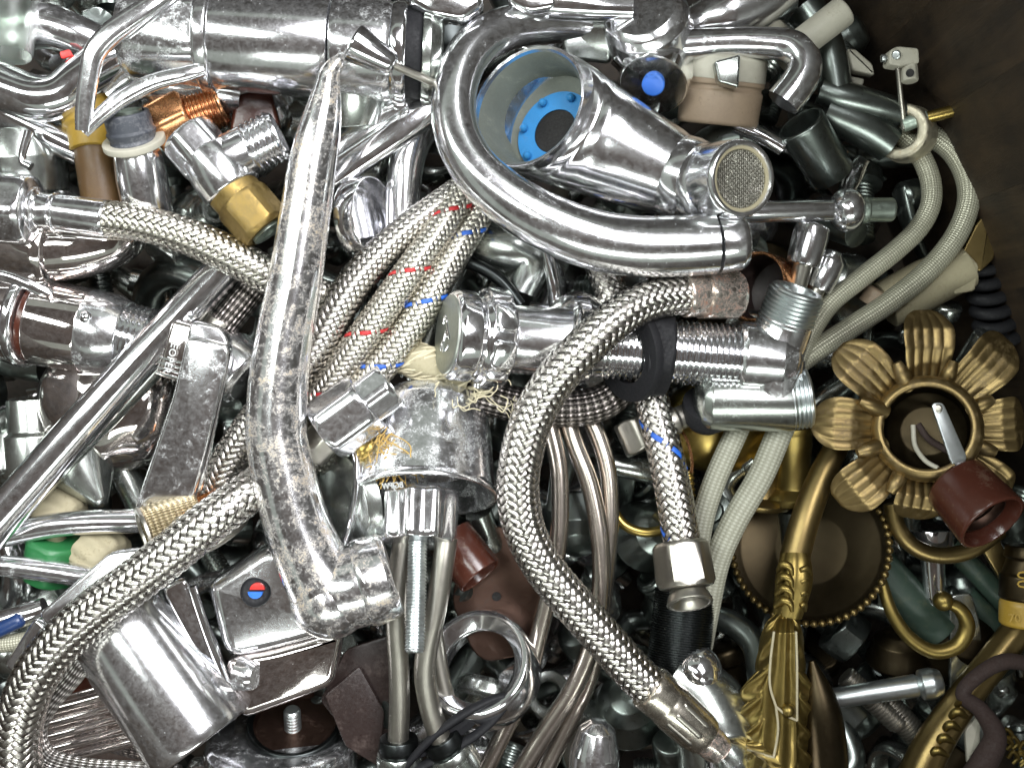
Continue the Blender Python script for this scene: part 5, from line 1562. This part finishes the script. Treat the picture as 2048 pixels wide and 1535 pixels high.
t.slab('clear_strip', 'dark', [(1900, 1190, -140), (1944, 1184, -140), (1962, 1250, -140), (1970, 1370, -150), (1930, 1440, -150), (1900, 1400, -150)], 12, 4, 14)
t.done()
t = T('plastic_stopper', 'ochre plastic cap with raised digits at the right edge', 'cap')
t.rev('upper', 'bronze', (2050, 1090, -60), (2046, 1200, -60), [(0, 2), (0, 36), (0.2, 40), (0.25, 34), (0.5, 42), (0.55, 46), (0.95, 46), (1, 40), (1, 2)], seg=44)
t.rev('cap', 'yellow', (2046, 1196, -60), (2042, 1252, -60), [(0, 10), (0, 40), (0.2, 44), (0.9, 42), (1, 36), (1, 2)], seg=44)
t.text('yellow', '70', (2016, 1243, -22), (1, -0.02, 0.1), (-0.3, 0, 1), 24)
t.text('yellow', '00', (2034, 1140, -12), (0, 1, 0), (-0.15, 0, 1), 36)
t.done()
t = T('brass_pipe', 'flat brass bar reaching from the socket down to the ochre cap', 'bar')
t.slab('brass_pipe', 'antique', [(1960, 1090, -90), (2000, 1080, -90), (2040, 1160, -96), (2012, 1176, -96)], 14, 3, 4)
t.done()
t = T('cloth_cord', 'brown cloth covered cord winding through the lower right corner', 'cord')
t.tube('cloth_cord', 'cord', [(2070, 1330, -80), (2010, 1322, -70), (1956, 1350, -64), (1926, 1388, -64), (1962, 1420, -60), (1990, 1470, -58), (1970, 1520, -60), (1930, 1580, -70)], [15, 16, 15, 15, 17, 22, 26, 26], seg=18)
t.done()
t = T('lamp_branch', 'small tarnished brass leaf arm in the lower right corner under the cloth cord', 'lamp arm')
t.tube('arm', 'antique', [(2060, 1230, -120), (1980, 1330, -110), (1910, 1420, -100), (1860, 1500, -96), (1830, 1570, -96)], [30, 30, 32, 36, 40], lobes=(6, 0.08), seg=40)
for i in range(5):
    t.tube('curl', 'gold', [(1852 + i * 14, 1520 - i * 26, -80), (1872 + i * 14, 1500 - i * 26, -58), (1896 + i * 12, 1510 - i * 26, -64)], [5, 9, 5], seg=12)
t.done()
t = T('white_shard', 'pale porcelain shard beside the cloth cord', 'shard')
t.slab('white_shard', 'white', [(1930, 1460, -90), (1962, 1424, -90), (1960, 1500, -90), (1936, 1530, -94)], 12, 3, 8)
t.done()
t = T('brass_chain', 'bit of yellow brass filigree at the right bottom corner', 'ornament')
for k in range(7):
    a_ = k * 0.9
    x, y = 2020 + 18 * math.cos(a_), 1495 + 26 * math.sin(a_ * 1.3)
    t.tube('loop', 'gold', [(x, y, -110), (x + 10, y - 12, -104), (x + 20, y, -104), (x + 10, y + 12, -108)], 4.5, seg=8)
t.done()

# ================================================================== the rest of the pile, deeper down
LM = [(120, 60, 'the top left corner'), (330, 60, 'the loop handle'), (560, 60, 'the big tap body'), (880, 60, 'the faceted lever end'), (1080, 130, 'the J-shaped spout top'), (1290, 80, 'the pitted tap cap'),
      (1480, 160, 'the beige drum'), (1700, 80, 'the white tube'), (1650, 260, 'the open black pipe'), (1820, 300, 'the rusty ring'), (80, 330, 'the grey hose nut'), (260, 360, 'the grey plastic cup'),
      (450, 330, 'the brass nipple tee'), (620, 420, 'the long spout'), (760, 420, 'the ring on edge'), (900, 470, 'the hose bundle'), (1060, 540, 'the grey casting'), (1200, 320, 'the open mixer body'),
      (1400, 460, 'the spout cap'), (1600, 480, 'the slim tee bar'), (1760, 480, 'the arching pale hoses'), (1930, 560, 'the coiled cable'), (1960, 700, 'the upper petals'), (80, 640, 'the wide mixer body'), (200, 820, 'the brown bowl'),
      (380, 800, 'the lettered lever'), (520, 700, 'the dark hose end'), (700, 700, 'the tracer hoses'), (850, 720, 'the tow rope'), (1000, 700, 'the valve knob'), (1200, 720, 'the valve barrel'), (1420, 740, 'the threaded shank'),
      (1640, 760, 'the upper valve outlet'), (1770, 900, 'the left petals'), (1990, 960, 'the right petals'), (60, 950, 'the slanting pipe'), (120, 1100, 'the green cap'), (300, 1060, 'the knurled tube'), (420, 980, 'the thick braided hose'), (600, 1000, 'the spout bend'),
      (700, 960, 'the mirror bowl'), (860, 900, 'the upturned tap dome'), (1000, 940, 'the hose bow'), (1160, 1000, 'the thin steel tubes'), (1300, 980, 'the blue tracer hose'), (1450, 960, 'the pale hanging hoses'), (1560, 930, 'the brass candle cup'),
      (1640, 1120, 'the beaded dish'), (1780, 1180, 'the ball-ended hook'), (1880, 1180, 'the plain brass arc'), (2010, 1160, 'the ochre cap'), (80, 1280, 'the blue ended tube'), (200, 1440, 'the ribbed plate'), (380, 1380, 'the leaning cylinder'),
      (540, 1220, 'the red and blue marker'), (560, 1440, 'the rusty disc'), (700, 1400, 'the dusty folded sheet'), (830, 1340, 'the threaded rod'), (970, 1340, 'the wide chrome ring'), (980, 1220, 'the copper sheet'), (1080, 1450, 'the bottom of the steel tubes'),
      (1240, 1250, 'the lower hose bow'), (1260, 1480, 'the stained tap tip'), (1380, 1280, 'the black threaded pipe'), (1480, 1400, 'the left leaf lobes'), (1560, 1400, 'the acanthus leaf'), (1700, 1300, 'the dark leaf side'), (1760, 1400, 'the pale spindle'), (1850, 1480, 'the tarnished leaf arm'),
      (1980, 1440, 'the cloth cord'), (1440, 1520, 'the clear acrylic knob'), (880, 1500, 'the rubber gasket'), (540, 1530, 'the bottom chrome base')]


def proto(kind, g, sharp=38):
    V, q, n, u = merge(g)
    V = V - V.mean(0)
    return mesh(kind, V * U, q, n, u, M['deep'], sharp)


Z = 0


def rv(a, b, prof, **k):
    return g_rev((1024 + a[0], 767.5 - a[1], a[2]), (1024 + b[0], 767.5 - b[1], b[2]), prof, **k)


def tb(pts, r, **k):
    return g_tube([(1024 + p[0], 767.5 - p[1], p[2]) for p in pts], r, **k)


PROTO = {
    'pipe_stub': ('pipe stub', [rv((0, -90, 0), (0, 90, 0), [(0, 2), (0, 27), (0.7, 27), (0.72, 32), (0.8, 32), (0.82, 27), (0.99, 28), (1, 25), (1, 21), (0.7, 20), (0.7, 1)])]),
    'pipe_elbow': ('pipe elbow', [tb([(-70, 0, 0), (-20, 2, 0), (14, 16, 6), (24, 50, 10), (26, 90, 12)], 27), rv((-88, 0, 0), (-52, 0, 0), [(0, 2), (0, 34), (0.8, 36), (1, 28)], hexa=32)]),
    'hex_nut': ('hex nut', [rv((0, -26, 0), (0, 26, 0), [(0, 22), (0, 46), (0.1, 52), (0.9, 52), (1, 46), (1, 28), (0.9, 25), (0.1, 24), (0, 22)], hexa=46)]),
    'small_valve': ('valve body', [rv((0, -90, 0), (0, 70, 0), [(0, 2), (0, 34)] + [(0.04, 38), (0.2, 38), (0.22, 30), (0.4, 32), (0.5, 44), (0.7, 46), (0.85, 40), (0.97, 28), (1, 10), (1, 1)]), rv((0, 10, 0), (80, 10, 10), [(0, 20), (0, 28)] + thr(0.3, 0.95, 5, 29, 3) + [(1, 24), (1, 18), (0.5, 16), (0.5, 1)], fil=0)]),
    'tap_lever': ('tap lever', [tb([(0, -90, 0), (0, -40, 6), (0, 20, 10), (0, 90, 4)], [16, 22, 27, 30], flat=0.5, expo=3.0), rv((0, 70, -40), (0, 70, 14), [(0, 2), (0, 36), (0.8, 38), (1, 30), (1, 1)])]),
    'ring_fitting': ('ring', [rv((0, 0, -18), (0, 0, 18), [(0, 44), (0, 62), (0.3, 66), (0.8, 66), (1, 60), (1, 50), (0.5, 46), (0, 44)], seg=52)]),
    'threaded_stud': ('threaded stud', [rv((0, -80, 0), (0, 70, 0), [(0, 1)] + thr(0, 0.7, 15, 20, 3) + [(0.72, 34), (0.9, 34), (0.93, 22), (1, 20), (1, 1)], fil=0, seg=30)]),
    'spout_piece': ('bent spout', [tb([(-120, -40, 0), (-60, 10, 10), (0, 30, 14), (60, 20, 10), (110, -30, 0)], [20, 23, 25, 26, 28], seg=30)]),
    'tap_dome': ('tap dome', [rv((0, 0, -40), (0, 0, 50), [(0, 10), (0, 74), (0.1, 78), (0.3, 70), (0.7, 58), (0.92, 36), (1, 12), (1, 1)], seg=52)]),
    'flat_bracket': ('flat bracket', [tb([(-90, 0, 0), (0, 8, 10), (90, 0, 0)], [30, 36, 24], flat=0.2, expo=4), rv((-60, 0, -6), (-60, 0, 22), [(0, 2), (0, 14), (0.7, 14), (1, 9), (1, 1)], hexa=12)]),
}
PM = {k: (v[0], proto(k, v[1])) for k, v in PROTO.items()}
used = {}
kinds = list(PM)
mats_l = (('deep', 'dull dark'), ('dark', 'grimy chrome'), ('chrome', 'chrome'), ('lime', 'limescaled'), ('black', 'near-black'))  # darker metals put the shade of the pile's depth into the colour
mats_r = (('deep', 'dull dark'), ('dark', 'grimy chrome'), ('bronze', 'dark bronze'), ('black', 'near-black'), ('antique', 'tarnished brass'))
mcache = {}


def fill_mesh(k, mt):
    if (k, mt) not in mcache:
        me = PM[k][1].copy()
        me.materials.clear()
        me.materials.append(M[mt])
        mcache[(k, mt)] = me
    return mcache[(k, mt)]


frnd = random.Random(21)


def wall_ok(p):
    return np.dot(p[:2] - a, nw) < -95 and -1560 < p[0] and -1170 < p[1] < 1380


count = 0
for layer, (step, h0, h1) in enumerate(((122, -255, -165), (128, -330, -260), (150, -470, -360))):
    ny = int(1535 / step) + 4
    nx = int(2048 / step) + 4
    for iy in range(ny):
        for ix in range(nx):
            X = (ix - 1.4 + (iy % 2) * 0.5) * step + frnd.uniform(-34, 34)
            Y = (iy - 1.4) * step + frnd.uniform(-34, 34)
            h = frnd.uniform(h0, h1)
            if X > 1500:
                h -= 40
            p = P((X, Y, h))
            if not wall_ok(p):
                continue
            best = sorted(LM, key=lambda q: (q[0] - X) ** 2 + (q[1] - Y) ** 2)[0][2]
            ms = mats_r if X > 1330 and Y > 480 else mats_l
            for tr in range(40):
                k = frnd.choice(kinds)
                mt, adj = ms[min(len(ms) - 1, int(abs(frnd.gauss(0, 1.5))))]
                lab = '%s %s deep in the pile under %s' % (adj, PM[k][0], best)
                if layer == 2:
                    lab = '%s %s low in the pile under %s' % (adj, PM[k][0], best)
                if lab not in used:
                    break
            used[lab] = used.get(lab, 0) + 1
            rot = (frnd.gauss(0, 0.7), frnd.gauss(0, 0.7), frnd.uniform(0, 6.28))
            sca = frnd.uniform(0.85, 1.35)
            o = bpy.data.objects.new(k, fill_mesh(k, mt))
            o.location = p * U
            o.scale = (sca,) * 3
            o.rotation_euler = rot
            o['label'] = lab
            o['category'] = PM[k][0]
            o['group'] = 'small fittings filling the pile'
            COL.objects.link(o)
            count += 1
# drop the pieces of the fill that the rest of the pile hides from every side near the camera
bpy.context.view_layer.update()
dg = bpy.context.evaluated_depsgraph_get()
seen = set()
for ox, oy, mx, my in ((0, 0, 230, 172), (0.1, 0, 56, 42), (-0.1, 0, 56, 42), (0, 0.08, 56, 42), (0, -0.08, 56, 42)):
    og = Vector((ox, oy, D * U))
    for ix in range(mx):
        for iy in range(my):
            tgt = Vector(((ix + 0.5) / mx * 2100 - 1050, (iy + 0.5) / my * 1580 - 790, 0)) * U
            hit = sc.ray_cast(dg, og, (tgt - og).normalized())
            if hit[0]:
                seen.add(hit[4].name)
for o in list(COL.objects):
    if o.get('group') == 'small fittings filling the pile' and o.name not in seen:
        bpy.data.objects.remove(o)
        count -= 1
print('fillers', count, 'dup labels', [l for l, c in used.items() if c > 1][:5])
